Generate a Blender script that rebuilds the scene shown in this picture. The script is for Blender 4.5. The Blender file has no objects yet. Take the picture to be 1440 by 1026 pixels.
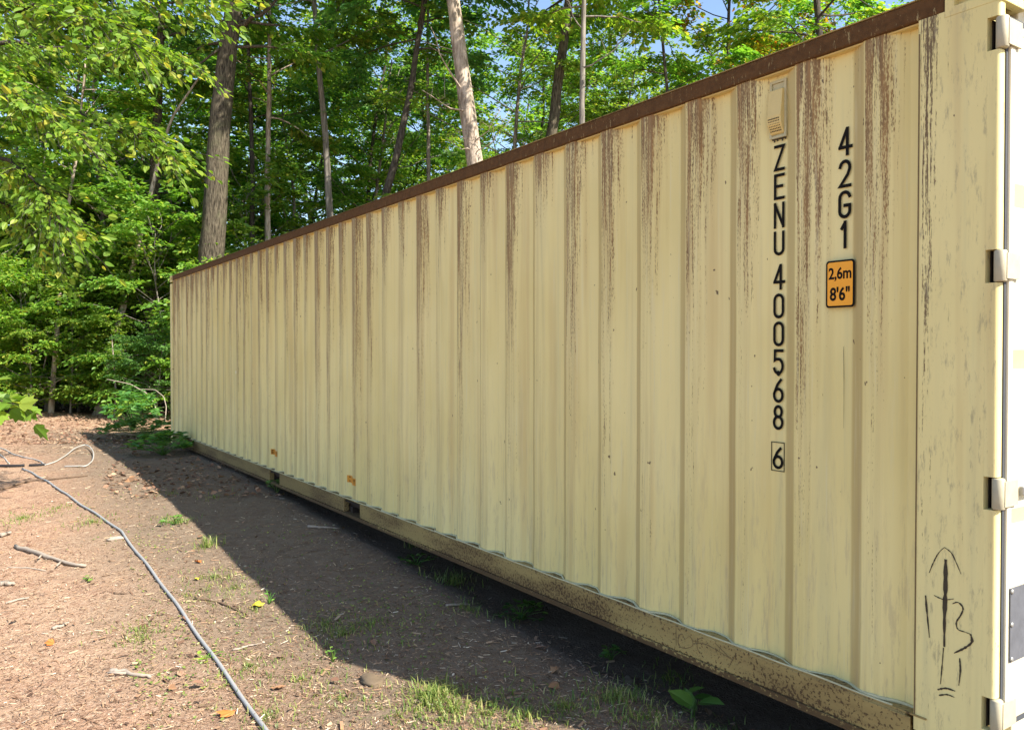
import bpy, bmesh, math, random
import numpy as np
from mathutils import Vector, Matrix

R = math.radians
scene = bpy.context.scene
COL = scene.collection

# ------------------------------------------------------------------ camera
F_PX, CX, HORIZ = 1135.0, 720.0, 496.0
CAM_Z = 1.60
cam_d = bpy.data.cameras.new("camera")
cam = bpy.data.objects.new("camera", cam_d)
COL.objects.link(cam)
cam.location = (0, 0, CAM_Z)
cam.rotation_euler = (R(90) - math.atan((513 - HORIZ) / F_PX), 0, 0)
cam_d.sensor_width = 36.0
cam_d.sensor_fit = 'HORIZONTAL'
cam_d.lens = 36.0 * F_PX / 1440.0
cam_d.clip_start = 0.05
cam_d.clip_end = 2000
scene.camera = cam

# ------------------------------------------------------------------ light
SUN_EL = R(42.7)
SUN_DIR = Vector((.822, -.569, 0)).normalized() * math.cos(SUN_EL) + Vector((0, 0, math.sin(SUN_EL)))
world = bpy.data.worlds.new("World")
scene.world = world
world.use_nodes = True
wn = world.node_tree
sky = wn.nodes.new('ShaderNodeTexSky')
sky.sky_type = 'NISHITA'
sky.sun_disc = False
sky.sun_elevation = SUN_EL
sky.sun_rotation = math.atan2(SUN_DIR.x, SUN_DIR.y)
sky.air_density = 1.0
sky.dust_density = 0.6
bg = wn.nodes['Background']
bg.inputs['Strength'].default_value = 0.11
wn.links.new(sky.outputs[0], bg.inputs['Color'])
sun_d = bpy.data.lights.new("sun", 'SUN')
sun_d.energy = 5.0
sun_d.angle = R(0.5)
sun_d.color = (1.0, 0.93, 0.82)
sun = bpy.data.objects.new("sun", sun_d)
COL.objects.link(sun)
sun.rotation_euler = SUN_DIR.to_track_quat('Z', 'Y').to_euler()
sun.location = (20, -15, 25)
scene.view_settings.view_transform = 'Standard'
scene.view_settings.look = 'None'
scene.view_settings.exposure = 1.38
scene.view_settings.gamma = 1.0
scene.view_settings.use_curve_mapping = False

# ------------------------------------------------------------------ helpers
def tag(o, label=None, cat=None, group=None, kind=None):
    if label: o['label'] = label
    if cat: o['category'] = cat
    if group: o['group'] = group
    if kind: o['kind'] = kind
    return o

def empty(name, loc=(0, 0, 0), rz=0.0):
    o = bpy.data.objects.new(name, None)
    o.location = loc
    o.rotation_euler = (0, 0, rz)
    o.empty_display_size = 0.2
    COL.objects.link(o)
    return o

class MB:
    """collects vertices and faces of one mesh (numpy)"""
    def __init__(self):
        self.v, self.f, self.n = [], [], 0
    def add(self, verts, faces):
        verts = np.asarray(verts, float).reshape(-1, 3)
        faces = np.asarray(faces, int)
        self.v.append(verts)
        self.f.append(faces + self.n)
        self.n += len(verts)
    def box(self, a, b):
        x0, y0, z0 = a; x1, y1, z1 = b
        self.add([(x0,y0,z0),(x1,y0,z0),(x1,y1,z0),(x0,y1,z0),(x0,y0,z1),(x1,y0,z1),(x1,y1,z1),(x0,y1,z1)],
                 [(0,3,2,1),(4,5,6,7),(0,1,5,4),(1,2,6,5),(2,3,7,6),(3,0,4,7)])
    def extrude_x(self, prof, x0, x1):
        """closed polygon prof [(y,z)...] swept along x (counter-clockwise seen from +x)"""
        n = len(prof)
        v = [(x0, y, z) for y, z in prof] + [(x1, y, z) for y, z in prof]
        self.add(v, [(i, (i+1) % n, n+(i+1) % n, n+i) for i in range(n)])
        self.caps(v, n)
    def caps(self, v, n):
        # fan caps (profiles are convex or nearly so)
        base = self.n - 2*n
        c = []
        for i in range(1, n-1):
            c.append((base, base+i+1, base+i)); c.append((base+n, base+n+i, base+n+i+1))
        self.f.append(np.array(c))
    def tube(self, pts, radii, sides=8, cap=True, jitter=None):
        pts = np.asarray(pts, float); radii = np.broadcast_to(np.asarray(radii, float), (len(pts),))
        t = np.gradient(pts, axis=0)
        t /= np.linalg.norm(t, axis=1)[:, None] + 1e-9
        ref = np.array([0.0, 0.0, 1.0]) if abs(t[0][2]) < 0.8 else np.array([1.0, 0.0, 0.0])
        n1 = np.cross(t, ref); n1 /= np.linalg.norm(n1, axis=1)[:, None] + 1e-9
        n2 = np.cross(t, n1)
        a = np.linspace(0, 2*math.pi, sides, endpoint=False)
        ring = (np.cos(a)[None, :, None]*n1[:, None, :] + np.sin(a)[None, :, None]*n2[:, None, :])
        rr = radii[:, None, None]*(1 if jitter is None else jitter[:, :, None])
        v = pts[:, None, :] + ring*rr
        m = len(pts)
        i = np.arange(m-1)[:, None]*sides; j = np.arange(sides)[None, :]; k = (j+1) % sides
        f = np.stack([i+j, i+sides+j, i+sides+k, i+k], -1).reshape(-1, 4)
        self.add(v.reshape(-1, 3), f)
        if cap:
            b = self.n - m*sides
            for s, fl in ((b, False), (b+(m-1)*sides, True)):
                tri = [(s, s+q, s+q+1) if not fl else (s, s+q+1, s+q) for q in range(1, sides-1)]
                self.f.append(np.array(tri))
    def mesh(self, name, smooth=False):
        me = bpy.data.meshes.new(name)
        v = np.concatenate(self.v)
        loops = np.concatenate([f.reshape(-1) for f in self.f])
        tot = np.concatenate([np.full(len(f), f.shape[1]) for f in self.f])
        start = np.concatenate([[0], np.cumsum(tot)[:-1]])
        me.vertices.add(len(v)); me.vertices.foreach_set('co', v.reshape(-1).astype(np.float32))
        me.loops.add(len(loops)); me.loops.foreach_set('vertex_index', loops.astype(np.int32))
        me.polygons.add(len(tot)); me.polygons.foreach_set('loop_start', start.astype(np.int32))
        me.polygons.foreach_set('loop_total', tot.astype(np.int32))
        me.update(calc_edges=True)
        me.polygons.foreach_set('use_smooth', np.full(len(tot), bool(smooth)))
        me.validate()
        return me
    def build(self, name, mat, parent=None, smooth=False):
        return link(name, self.mesh(name, smooth), mat, parent)

def link(name, me, mat, parent=None):
    if mat is not None and not me.materials: me.materials.append(mat)
    o = bpy.data.objects.new(name, me)
    COL.objects.link(o)
    if parent is not None: o.parent = parent
    return o

def bevel(o, w, seg=2, angle=30):
    m = o.modifiers.new('bevel', 'BEVEL'); m.width = w; m.segments = seg
    m.limit_method = 'ANGLE'; m.angle_limit = R(angle)
    return o

def sstep(a, b, x):
    t = np.clip((x-a)/(b-a), 0, 1)
    return t*t*(3-2*t)

# ------------------------------------------------------------------ ground height and placing
def ground_z(x, y):
    x = np.asarray(x, float); y = np.asarray(y, float)
    z = 0.175*sstep(3.6, 8.8, y)
    z = z + 0.02*np.sin(x*1.1+0.7)*np.sin(y*0.83) + 0.010*np.sin(x*2.9+y*1.7) + 0.006*np.sin(x*5.3-y*4.1+1.0)
    z = z + 0.13*np.exp(-((y-17.6-0.25*np.sin(x*0.9))/0.9)**2)*(0.75+0.25*np.sin(x*2.3+1))*sstep(-4.2, -6.6, x)
    z = z + 0.35*sstep(19, 60, y)
    # added hollow under the container deepens its shadow; added unseen bank behind blocks light
    sl = (x+5.33)*.562-(y-12.6)*.827; yl = (x+5.33)*.827+(y-12.6)*.562
    z = z - 0.11*sstep(-.22, .25, yl)*(1-sstep(2.0, 2.5, yl))*sstep(3.0, 7.0, sl)*(1-sstep(11.6, 12.1, sl))
    z = z + (0.30-0.17*sstep(3.6, 8.8, y))*sstep(2.25, 2.75, yl)*(1-sstep(3.6, 4.6, yl))*sstep(-.5, .6, sl)*(1-sstep(11.2, 12.4, sl))
    return z

def gpos(u, v):
    """point of the ground seen along the photograph's pixel (u, v)"""
    Z = 10.0
    for _ in range(30):
        x = (u-CX)/F_PX*Z
        h = CAM_Z-float(ground_z(x, Z))
        Zn = F_PX*h/max(v-HORIZ, 1.0)
        Z = 0.5*Z+0.5*Zn
    x = (u-CX)/F_PX*Z
    return Vector((x, Z, float(ground_z(x, Z))))

# ------------------------------------------------------------------ material helpers
class NT:
    def __init__(self, name):
        self.m = bpy.data.materials.new(name); self.m.use_nodes = True
        self.t = self.m.node_tree; self.b = self.t.nodes['Principled BSDF']; self.out = self.t.nodes['Material Output']
    def n(self, kind, **kw):
        nd = self.t.nodes.new('ShaderNode'+kind)
        for k, v in kw.items(): setattr(nd, k, v)
        return nd
    def l(self, a, b): self.t.links.new(a, b)
    def val(self, sock, v):
        if hasattr(v, 'is_linked') or isinstance(v, bpy.types.NodeSocket): self.l(v, sock)
        else: sock.default_value = v
    def math(self, op, a, b=0.0, c=0.0, clamp=False):
        nd = self.n('Math', operation=op, use_clamp=clamp)
        for i, v in enumerate((a, b, c)): self.val(nd.inputs[i], v)
        return nd.outputs[0]
    def ss(self, x, a, b):
        nd = self.n('MapRange', interpolation_type='SMOOTHSTEP')
        self.val(nd.inputs['Value'], x); self.val(nd.inputs['From Min'], a); self.val(nd.inputs['From Max'], b)
        return nd.outputs[0]
    def noise(self, vec, scale, detail=4, rough=0.55, dist=0.0):
        nd = self.n('TexNoise')
        if vec is not None: self.l(vec, nd.inputs['Vector'])
        nd.inputs['Scale'].default_value = scale; nd.inputs['Detail'].default_value = detail
        nd.inputs['Roughness'].default_value = rough; nd.inputs['Distortion'].default_value = dist
        return nd.outputs['Fac']
    def mapping(self, vec, scale=(1, 1, 1), loc=(0, 0, 0)):
        nd = self.n('Mapping'); self.l(vec, nd.inputs['Vector'])
        nd.inputs['Scale'].default_value = scale; nd.inputs['Location'].default_value = loc
        return nd.outputs[0]
    def mix(self, f, a, b):
        nd = self.n('Mix', data_type='RGBA')
        self.val(nd.inputs[0], f)
        for s, v in ((nd.inputs[6], a), (nd.inputs[7], b)):
            if isinstance(v, bpy.types.NodeSocket): self.l(v, s)
            else: s.default_value = (*v, 1)
        return nd.outputs[2]
    def ramp(self, f, stops, interp='LINEAR'):
        nd = self.n('ValToRGB'); self.l(f, nd.inputs[0])
        cr = nd.color_ramp; cr.interpolation = interp
        while len(cr.elements) < len(stops): cr.elements.new(0.5)
        for e, (p, c) in zip(cr.elements, stops): e.position = p; e.color = (*c, 1)
        return nd.outputs[0]
    def bump(self, h, strength=0.3, dist=0.01):
        nd = self.n('Bump'); self.l(h, nd.inputs['Height'])
        nd.inputs['Strength'].default_value = strength; nd.inputs['Distance'].default_value = dist
        self.l(nd.outputs[0], self.b.inputs['Normal'])
    def coord(self, which='Object'):
        return self.n('TexCoord').outputs[which]
    def sep(self, vec):
        nd = self.n('SeparateXYZ'); self.l(vec, nd.inputs[0]); return nd.outputs
    def set(self, color=None, rough=None, metal=None, spec=None):
        if color is not None:
            if isinstance(color, bpy.types.NodeSocket): self.l(color, self.b.inputs['Base Color'])
            else: self.b.inputs['Base Color'].default_value = (*color, 1)
        if rough is not None: self.val(self.b.inputs['Roughness'], rough)
        if metal is not None: self.b.inputs['Metallic'].default_value = metal
        if spec is not None: self.b.inputs['Specular IOR Level'].default_value = spec
        return self.m

M = {}
CREST0, PITCH = 11.434, 0.289
PAINT = (0.77, 0.668, 0.31)
PAINT_B = (0.70, 0.595, 0.25)
RUST = (0.075, 0.030, 0.007)

def paint_material(name, wall=True, streaks=True):
    k = NT(name)
    oc = k.coord(); x, y, z = k.sep(oc)
    big = k.noise(k.mapping(oc, (0.9, 3, 0.7)), 1.3, 3)
    col = k.mix(k.ss(big, 0.35, 0.7), PAINT, PAINT_B)
    # greenish grey film, running vertically
    film = k.noise(k.mapping(oc, (16, 9, 0.6)), 1.0, 5, 0.6)
    col = k.mix(k.math('MULTIPLY', k.ss(film, 0.5, 0.75), 0.28), col, (0.42, 0.42, 0.25))
    warm = k.noise(k.mapping(oc, (11, 5, 0.35), (3, 1, 7)), 1.0, 3, 0.5)
    col = k.mix(k.math('MULTIPLY', k.ss(warm, 0.52, 0.72), 0.40), col, (0.52, 0.37, 0.155))
    depth = k.math('SUBTRACT', 2.52, z)
    if wall:
        ph = k.math('FRACT', k.math('DIVIDE', k.math('SUBTRACT', x, CREST0-40*PITCH), PITCH))
        crest = k.math('MULTIPLY', k.ss(ph, -0.06, 0.02), k.math('SUBTRACT', 1.0, k.math('MULTIPLY', k.ss(ph, 0.16, 0.50), k.math('ADD', .65, k.math('MULTIPLY', k.ss(ph, .44, .54), .35)))))
        cell = k.math('FLOOR', k.math('DIVIDE', k.math('SUBTRACT', x, CREST0-40*PITCH), PITCH))
        wn_ = k.n('TexWhiteNoise', noise_dimensions='1D'); k.l(k.math('ADD', cell, 0.37), wn_.inputs['W'])
        rnd = wn_.outputs['Value']
        # far corrugations are dirtier than the near ones
        far = k.math('SUBTRACT', 1.0, k.ss(x, 4.0, 11.4))
        st = k.noise(k.mapping(oc, (150, 40, 4.2)), 1.0, 6, 0.72, 0.25)
        st2 = k.noise(k.mapping(oc, (42, 20, 1.1), (5, 2, 1)), 1.0, 4, 0.6, 0.15)
        s = k.math('ADD', k.math('MULTIPLY', st, 0.6), k.math('MULTIPLY', st2, 0.4))
        fine = k.noise(k.mapping(oc, (260, 120, 70)), 1.0, 3, 0.6)
        s = k.math('ADD', s, k.math('MULTIPLY', k.math('SUBTRACT', fine, 0.5), 0.40))
        reach = k.math('ADD', 0.36, k.math('MULTIPLY', k.math('POWER', rnd, 1.4), 1.9))          # how far down the rust runs
        dn = k.math('DIVIDE', depth, reach)
        thr = k.math('ADD', 0.365, k.math('MULTIPLY', k.math('POWER', k.math('MAXIMUM', dn, 0.0), 0.62), 0.185))
        thr = k.math('MINIMUM', thr, 0.60)
        thr = k.math('ADD', thr, k.math('MULTIPLY', k.math('SUBTRACT', 1.0, crest), 0.20))
        thr = k.math('SUBTRACT', thr, k.math('MULTIPLY', far, 0.035))
        rm = k.ss(s, thr, k.math('ADD', thr, 0.10))
        rcol = k.mix(k.ss(k.noise(k.mapping(oc, (90, 40, 8)), 1.0, 4, .7), 0.4, 0.65), RUST, (0.24, 0.115, 0.028))
        col = k.mix(k.math('MULTIPLY', rm, 0.94), col, rcol)
        rw = k.math('MULTIPLY', k.ss(ph, .74, .80), k.math('SUBTRACT', 1.0, k.ss(ph, .96, 1.0)))  # dirt tint on left-facing slopes that also paints in facet shading
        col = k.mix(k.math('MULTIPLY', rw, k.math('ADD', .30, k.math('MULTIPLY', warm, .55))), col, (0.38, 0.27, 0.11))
        # soft brown wash under the streaks
        wash = k.math('MULTIPLY', k.math('MULTIPLY', crest, k.math('SUBTRACT', 1.0, k.ss(dn, 0.0, 1.15))), k.ss(st2, 0.35, 0.65))
        col = k.mix(k.math('MULTIPLY', wash, 0.55), col, (0.36, 0.20, 0.065))
        rib = k.math('MULTIPLY', k.ss(ph, 0.0, 0.03), k.math('SUBTRACT', 1.0, k.ss(ph, 0.20, 0.36)))
        rib = k.math('MULTIPLY', rib, k.ss(k.noise(k.mapping(oc, (44, 12, 0.8), (2, 5, 9)), 1.0, 5, .65), .34, .62))
        col = k.mix(k.math('MULTIPLY', rib, k.math('ADD', .16, k.math('MULTIPLY', far, .5))), col, (0.30, 0.205, 0.08))
        pale = k.noise(k.mapping(oc, (60, 20, 1.6), (1, 8, 2)), 1.0, 6, .7)
        col = k.mix(k.math('MULTIPLY', k.ss(pale, .54, .7), .38), col, (0.66, 0.61, 0.38))
        # scuffed pinkish grey band towards the bottom
        low = k.math('MULTIPLY', k.math('SUBTRACT', 1.0, k.ss(z, 0.2, 1.5)), k.ss(k.noise(k.mapping(oc, (55, 14, 5)), 1.0, 6, 0.75), 0.50, 0.66))
        col = k.mix(k.math('MULTIPLY', low, 0.42), col, (0.36, 0.29, 0.20))
    elif streaks:
        st = k.noise(k.mapping(oc, (150, 60, 4.0)), 1.0, 6, 0.72, 0.25)
        fine = k.noise(k.mapping(oc, (260, 120, 70)), 1.0, 3, 0.6)
        st = k.math('ADD', st, k.math('MULTIPLY', k.math('SUBTRACT', fine, .5), .4))
        lim = k.math('ADD', 0.385, k.math('MULTIPLY', k.math('POWER', k.math('MAXIMUM', depth, 0.0), .7), 0.135))
        edge = k.math('MULTIPLY', k.ss(k.math('ABSOLUTE', k.math('SUBTRACT', x, 11.962)), 0.006, 0.05), 0.24)
        lim = k.math('MINIMUM', k.math('ADD', lim, edge), 0.66)
        rm = k.ss(st, lim, k.math('ADD', lim, 0.1))
        col = k.mix(k.math('MULTIPLY', rm, 0.92), col, (0.10, 0.052, 0.02))
        dirt = k.noise(k.mapping(oc, (40, 40, 9), (2, 0, 3)), 1.0, 6, 0.75)
        col = k.mix(k.math('MULTIPLY', k.ss(dirt, 0.53, 0.70), 0.6), col, (0.26, 0.22, 0.14))
        sm = k.noise(k.mapping(oc, (26, 26, 2.2), (9, 0, 4)), 1.0, 6, .78)
        col = k.mix(k.math('MULTIPLY', k.ss(sm, .58, .74), .48), col, (0.17, 0.15, 0.11))
    # small chips gone to rust
    ch = k.noise(k.mapping(oc, (34, 34, 22)), 1.0, 2, 0.5)
    col = k.mix(k.math('MULTIPLY', k.ss(ch, 0.755, 0.775), 0.9), col, (0.09, 0.05, 0.025))
    k.set(col, 0.52, 0, 0.35)
    k.bump(k.math('ADD', k.math('MULTIPLY', film, 0.5), k.noise(oc, 5, 2)), 0.12, 0.01)
    return k.m

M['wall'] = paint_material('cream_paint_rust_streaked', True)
M['post'] = paint_material('cream_paint_post', False)
k = NT('cream_paint_door')
oc = k.coord()
k.set(k.mix(k.ss(k.noise(oc, 2.5, 5, .6), .4, .7), (0.64, 0.585, 0.43), (0.57, 0.50, 0.35)), 0.5, 0, .35)
M['door'] = k.m

k = NT('rusted_top_rail')
oc = k.coord(); x, y, z = k.sep(oc)
n1 = k.noise(k.mapping(oc, (85, 60, 17)), 1.0, 6, 0.75)
thr = k.math('ADD', 0.66, k.math('MULTIPLY', k.ss(x, 5.0, 12.0), -0.07))
chip = k.ss(n1, thr, k.math('ADD', thr, 0.05))
rb = k.mix(k.noise(oc, 25, 5, .7), (0.035, 0.016, 0.006), (0.185, 0.092, 0.033))
k.set(k.mix(chip, rb, (0.36, 0.28, 0.13)), 0.85, 0, .2)
k.bump(k.noise(oc, 70, 5, .75), 0.9, 0.008)
M['toprail'] = k.m

k = NT('speckled_bottom_rail')
oc = k.coord(); x, y, z = k.sep(oc)
sp = k.noise(oc, 75, 4, 0.65)
ar = k.noise(k.mapping(oc, (1.3, 1, 6)), 1.0, 4, .6)
t = k.math('SUBTRACT', 0.60, k.math('MULTIPLY', k.ss(ar, 0.35, 0.7), 0.13))
t = k.math('SUBTRACT', t, k.math('MULTIPLY', k.math('SUBTRACT', 1.0, k.ss(z, 0.03, 0.075)), 0.22))
m_ = k.ss(sp, t, k.math('ADD', t, 0.05))
base = k.mix(k.ss(ar, .35, .65), (0.37, 0.275, 0.105), (0.22, 0.15, 0.058))
base = k.mix(k.math('MULTIPLY', k.math('SUBTRACT', 1.0, k.ss(x, 5.0, 10.5)), .7), base, (0.17, 0.12, 0.05))
k.set(k.mix(k.math('MULTIPLY', m_, .9), base, (0.075, 0.042, 0.02)), 0.75, 0, .25)
k.bump(sp, 0.4, 0.004)
M['botrail'] = k.m

def plain(name, col, rough=0.6, metal=0.0, var=0.25, scale=20, spec=0.4, bump=0.15):
    k = NT(name); oc = k.coord()
    n = k.noise(oc, scale, 5, .65)
    d = tuple(c*(1-var) for c in col); e = tuple(min(1, c*(1+var)) for c in col)
    k.set(k.mix(n, d, e), rough, metal, spec); k.bump(n, bump, 0.005)
    return k.m

M['black'] = plain('black_paint', (0.010, 0.009, 0.008), 0.85, var=.5, scale=120, spec=.12)
M['void'] = plain('dark_cavity_steel', (0.03, 0.02, 0.014), 0.9)
M['scratch'] = plain('scratched_dark_steel', (0.05, 0.038, 0.022), 0.8, var=.6, scale=90)
M['scratch2'] = plain('scratched_brown_steel', (0.17, 0.115, 0.05), 0.8, var=.5, scale=90)
M['orange'] = plain('orange_sticker', (0.85, 0.36, 0.012), 0.45, var=.06)
M['orange_worn'] = plain('worn_orange_sticker', (0.62, 0.26, 0.02), 0.6, var=.3, scale=60)
M['caulk'] = plain('grey_green_sealant', (0.50, 0.46, 0.28), 0.6, var=.35, scale=14)
M['rubber'] = plain('grey_rubber', (0.05, 0.055, 0.065), 0.7)
M['steel'] = plain('galvanised_steel', (0.40, 0.40, 0.38), 0.45, 0.7)
M['plate'] = plain('weathered_grey_plate', (0.11, 0.115, 0.13), 0.5, 0.2, .35, 30)
M['ventp'] = plain('cream_vent_plastic', (0.64, 0.50, 0.20), 0.5, var=.12)
M['hinge'] = plain('greyed_hinge_paint', (0.40, 0.36, 0.25), .55, var=.2, scale=30)
M['ventg'] = plain('dirty_grey_vent_frame', (0.50, 0.45, 0.26), 0.7, var=.3, scale=40)
M['sunspot_white'] = plain('painted_sun_spot', (0.85, 0.83, 0.72), 0.5, var=.05)
M['timber'] = plain('weathered_timber', (0.13, 0.095, 0.06), 0.9, var=.4)
M['hose'] = plain('grey_plastic_pipe', (0.29, 0.29, 0.29), 0.5, var=.18, scale=30, spec=.5)
M['hosepale'] = plain('pale_grey_pipe', (0.40, 0.38, 0.35), 0.5, var=.2, scale=30)
M['coupling'] = plain('black_pipe_coupling', (0.018, 0.018, 0.02), 0.45)
M['stick_grey'] = plain('bleached_wood', (0.30, 0.25, 0.20), 0.9, var=.4, scale=45)
M['stick_brown'] = plain('brown_twig_bark', (0.13, 0.085, 0.055), 0.9, var=.45, scale=45)
M['stone'] = plain('grey_brown_stone', (0.30, 0.25, 0.22), 0.9, var=.35, scale=18)
M['dead_orange'] = plain('orange_dead_leaf', (0.50, 0.15, 0.03), 0.7, var=.4, scale=30)
M['dead_brown'] = plain('brown_dead_leaf', (0.26, 0.14, 0.07), 0.8, var=.4, scale=30)
M['leaf_yellow1'] = plain('bright_yellow_leaf', (0.66, 0.55, 0.04), 0.6, var=.2, scale=30)

def leaf_material(name, stops, trans=0.55, tcol=(1.3, 1.3, 0.5), rough=0.45):
    k = NT(name)
    g = k.n('NewGeometry'); oi = k.n('ObjectInfo')
    r = g.outputs['Random Per Island']
    c = k.ramp(r, stops)
    h = k.n('HueSaturation'); k.l(c, h.inputs['Color'])
    k.l(k.math('ADD', 0.482, k.math('MULTIPLY', oi.outputs['Random'], 0.034)), h.inputs['Hue'])
    k.l(k.math('ADD', 0.80, k.math('MULTIPLY', oi.outputs['Random'], 0.4)), h.inputs['Value'])
    k.l(h.outputs[0], k.b.inputs['Base Color'])
    k.b.inputs['Roughness'].default_value = rough
    k.b.inputs['Specular IOR Level'].default_value = 0.35
    tr = k.n('BsdfTranslucent')
    mu = k.n('Mix', data_type='RGBA', blend_type='MULTIPLY'); mu.inputs[0].default_value = 1
    k.l(h.outputs[0], mu.inputs[6]); mu.inputs[7].default_value = (*tcol, 1)
    k.l(mu.outputs[2], tr.inputs[0])
    ms = k.n('MixShader'); ms.inputs[0].default_value = trans
    k.l(k.b.outputs[0], ms.inputs[1]); k.l(tr.outputs[0], ms.inputs[2])
    k.l(ms.outputs[0], k.out.inputs[0])
    return k.m

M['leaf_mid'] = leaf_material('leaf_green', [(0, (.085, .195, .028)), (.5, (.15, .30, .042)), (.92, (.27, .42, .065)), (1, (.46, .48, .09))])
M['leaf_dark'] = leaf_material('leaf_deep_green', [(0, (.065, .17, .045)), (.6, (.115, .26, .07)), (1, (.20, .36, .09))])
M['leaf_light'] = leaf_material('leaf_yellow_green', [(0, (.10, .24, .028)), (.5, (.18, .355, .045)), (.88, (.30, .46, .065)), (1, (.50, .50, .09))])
M['leaf_autumn'] = leaf_material('leaf_turning', [(0, (.12, .22, .02)), (.4, (.26, .32, .03)), (.75, (.42, .30, .03)), (.93, (.45, .18, .03)), (1, (.40, .06, .03))])
M['leaf_red'] = leaf_material('leaf_red', [(0, (.36, .05, .03)), (.6, (.45, .16, .03)), (1, (.50, .33, .05))])
M['leaf_weed'] = leaf_material('leaf_weed', [(0, (.05, .13, .03)), (.5, (.09, .20, .035)), (1, (.16, .27, .05))], .3)
M['grass'] = leaf_material('grass_blade', [(0, (.08, .14, .03)), (.5, (.17, .23, .05)), (.85, (.27, .29, .08)), (1, (.40, .35, .16))], .3)
M['litter'] = leaf_material('litter', [(0, (.06, .032, .022)), (.35, (.16, .085, .055)), (.6, (.28, .16, .10)), (.85, (.38, .25, .16)), (.96, (.50, .39, .28)), (1, (.62, .54, .44))], .05, rough=.9)
M['deadleaf'] = leaf_material('dead_leaf_litter', [(0, (.09, .05, .03)), (.4, (.21, .12, .07)), (.75, (.36, .23, .14)), (1, (.50, .36, .22))], .1, rough=.85)

def bark_material(name, dark, light, sx=46, sz=6.5, bump=0.9):
    k = NT(name); oc = k.coord()
    a = k.noise(k.mapping(oc, (sx, sx, sz)), 1.0, 6, .65, .35)
    b = k.noise(oc, 3.0, 4, .6)
    col = k.mix(k.ss(a, .35, .65), dark, light)
    col = k.mix(k.math('MULTIPLY', k.ss(b, .5, .75), .35), col, (0.11, 0.12, 0.06))
    k.set(col, .92, 0, .2); k.bump(a, bump, .03)
    return k.m
M['bark_oak'] = bark_material('furrowed_oak_bark', (.026, .021, .014), (.125, .105, .072))
M['bark_pale'] = bark_material('pale_flaky_bark', (.20, .155, .115), (.46, .38, .30), 18, 4, .7)
M['bark_grey'] = bark_material('grey_smooth_bark', (.10, .088, .072), (.25, .225, .19), 20, 2.5, .5)
M['bark_dark'] = bark_material('dark_bark', (.028, .022, .018), (.10, .085, .068))

# ground
k = NT('forest_soil')
oc = k.coord()
a = k.noise(oc, 0.55, 5, .6)
b = k.noise(oc, 9, 6, .7)
c = k.noise(oc, 70, 4, .7)
soil = k.mix(k.ss(a, .38, .64), (0.32, 0.190, 0.122), (0.385, 0.258, 0.170))
soil = k.mix(k.math('MULTIPLY', k.ss(b, .42, .7), .6), soil, (0.22, 0.115, 0.077))
c2 = k.noise(k.mapping(oc, (1, 1, 1), (7, 3, 0)), 33, 5, .75)
soil = k.mix(k.math('MULTIPLY', k.ss(c2, .5, .66), .55), soil, (0.50, 0.37, 0.27))
soil = k.mix(k.math('MULTIPLY', k.ss(c2, .44, .30), .5), soil, (0.13, 0.075, 0.05))
soil = k.mix(k.math('MULTIPLY', k.ss(c, .52, .66), .75), soil, (0.52, 0.385, 0.28))
soil = k.mix(k.math('MULTIPLY', k.ss(c, .46, .30), .55), soil, (0.09, 0.055, 0.04))
x, y, z = k.sep(oc)
# greyer soil beside the container, darkened to paint in its shade
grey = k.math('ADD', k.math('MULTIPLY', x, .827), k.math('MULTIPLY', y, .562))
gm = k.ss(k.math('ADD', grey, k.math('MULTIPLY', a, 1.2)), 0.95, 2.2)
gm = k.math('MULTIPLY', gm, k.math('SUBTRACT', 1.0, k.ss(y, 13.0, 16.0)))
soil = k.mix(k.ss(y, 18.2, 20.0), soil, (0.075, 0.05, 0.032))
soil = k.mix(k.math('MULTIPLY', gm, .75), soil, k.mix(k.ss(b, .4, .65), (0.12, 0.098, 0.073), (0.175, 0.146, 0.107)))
k.set(soil, .95, 0, .15)
k.bump(k.math('ADD', k.math('MULTIPLY', b, .8), k.math('MULTIPLY', c, .5)), .9, .03)
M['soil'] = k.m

# ------------------------------------------------------------------ ground sheet
def axis(a, b, step, lo, hi):
    fine = np.arange(a, b+1e-6, step)
    def grow(start, end, s):
        out, p, d = [], start, step
        while abs(p-start) < abs(end-start):
            d *= 1.22; p += s*d; out.append(p)
        return out
    return np.array(grow(a, lo, -1)[::-1]+list(fine)+grow(b, hi, 1))
gx = axis(-13, 4.5, .075, -320, 320); gy = axis(2.0, 19.5, .075, -200, 420)
X, Y = np.meshgrid(gx, gy)
rng = np.random.default_rng(3)
Zg = ground_z(X, Y) + rng.normal(0, .0035, X.shape)*(np.abs(X) < 14)*(Y < 20)*(Y > 1.5)
g = MB(); ny, nx = X.shape
i = np.arange(ny-1)[:, None]*nx; j = np.arange(nx-1)[None, :]
g.add(np.stack([X, Y, Zg], -1).reshape(-1, 3), np.stack([i+j, i+j+1, i+nx+j+1, i+nx+j], -1).reshape(-1, 4))
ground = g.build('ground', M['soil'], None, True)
tag(ground, 'reddish brown bare woodland ground strewn with litter', None, None, 'structure')

# ------------------------------------------------------------------ container
L, W, H = 12.19, 2.438, 2.591
ORG = Vector((-5.33, 12.6, CAM_Z-1.40))
U = Vector((.562, -.827, 0)).normalized()
V = Vector((.827, .562, 0)).normalized()
box = empty('shipping_container', ORG, math.atan2(U.y, U.x))
tag(box, 'long cream corrugated steel shipping container with rust streaks under its top rail', 'container')

def side_pt(u, v, y=0.0):
    """container-local point where the pixel ray meets the plane local-y = y"""
    d = Vector(((u-CX)/F_PX, 1, -(v-HORIZ)/F_PX))
    o = Vector((0, 0, CAM_Z))-ORG
    t = (y-o.dot(V))/d.dot(V)
    p = o+d*t
    return Vector((p.dot(U), y, p.z))

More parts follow.
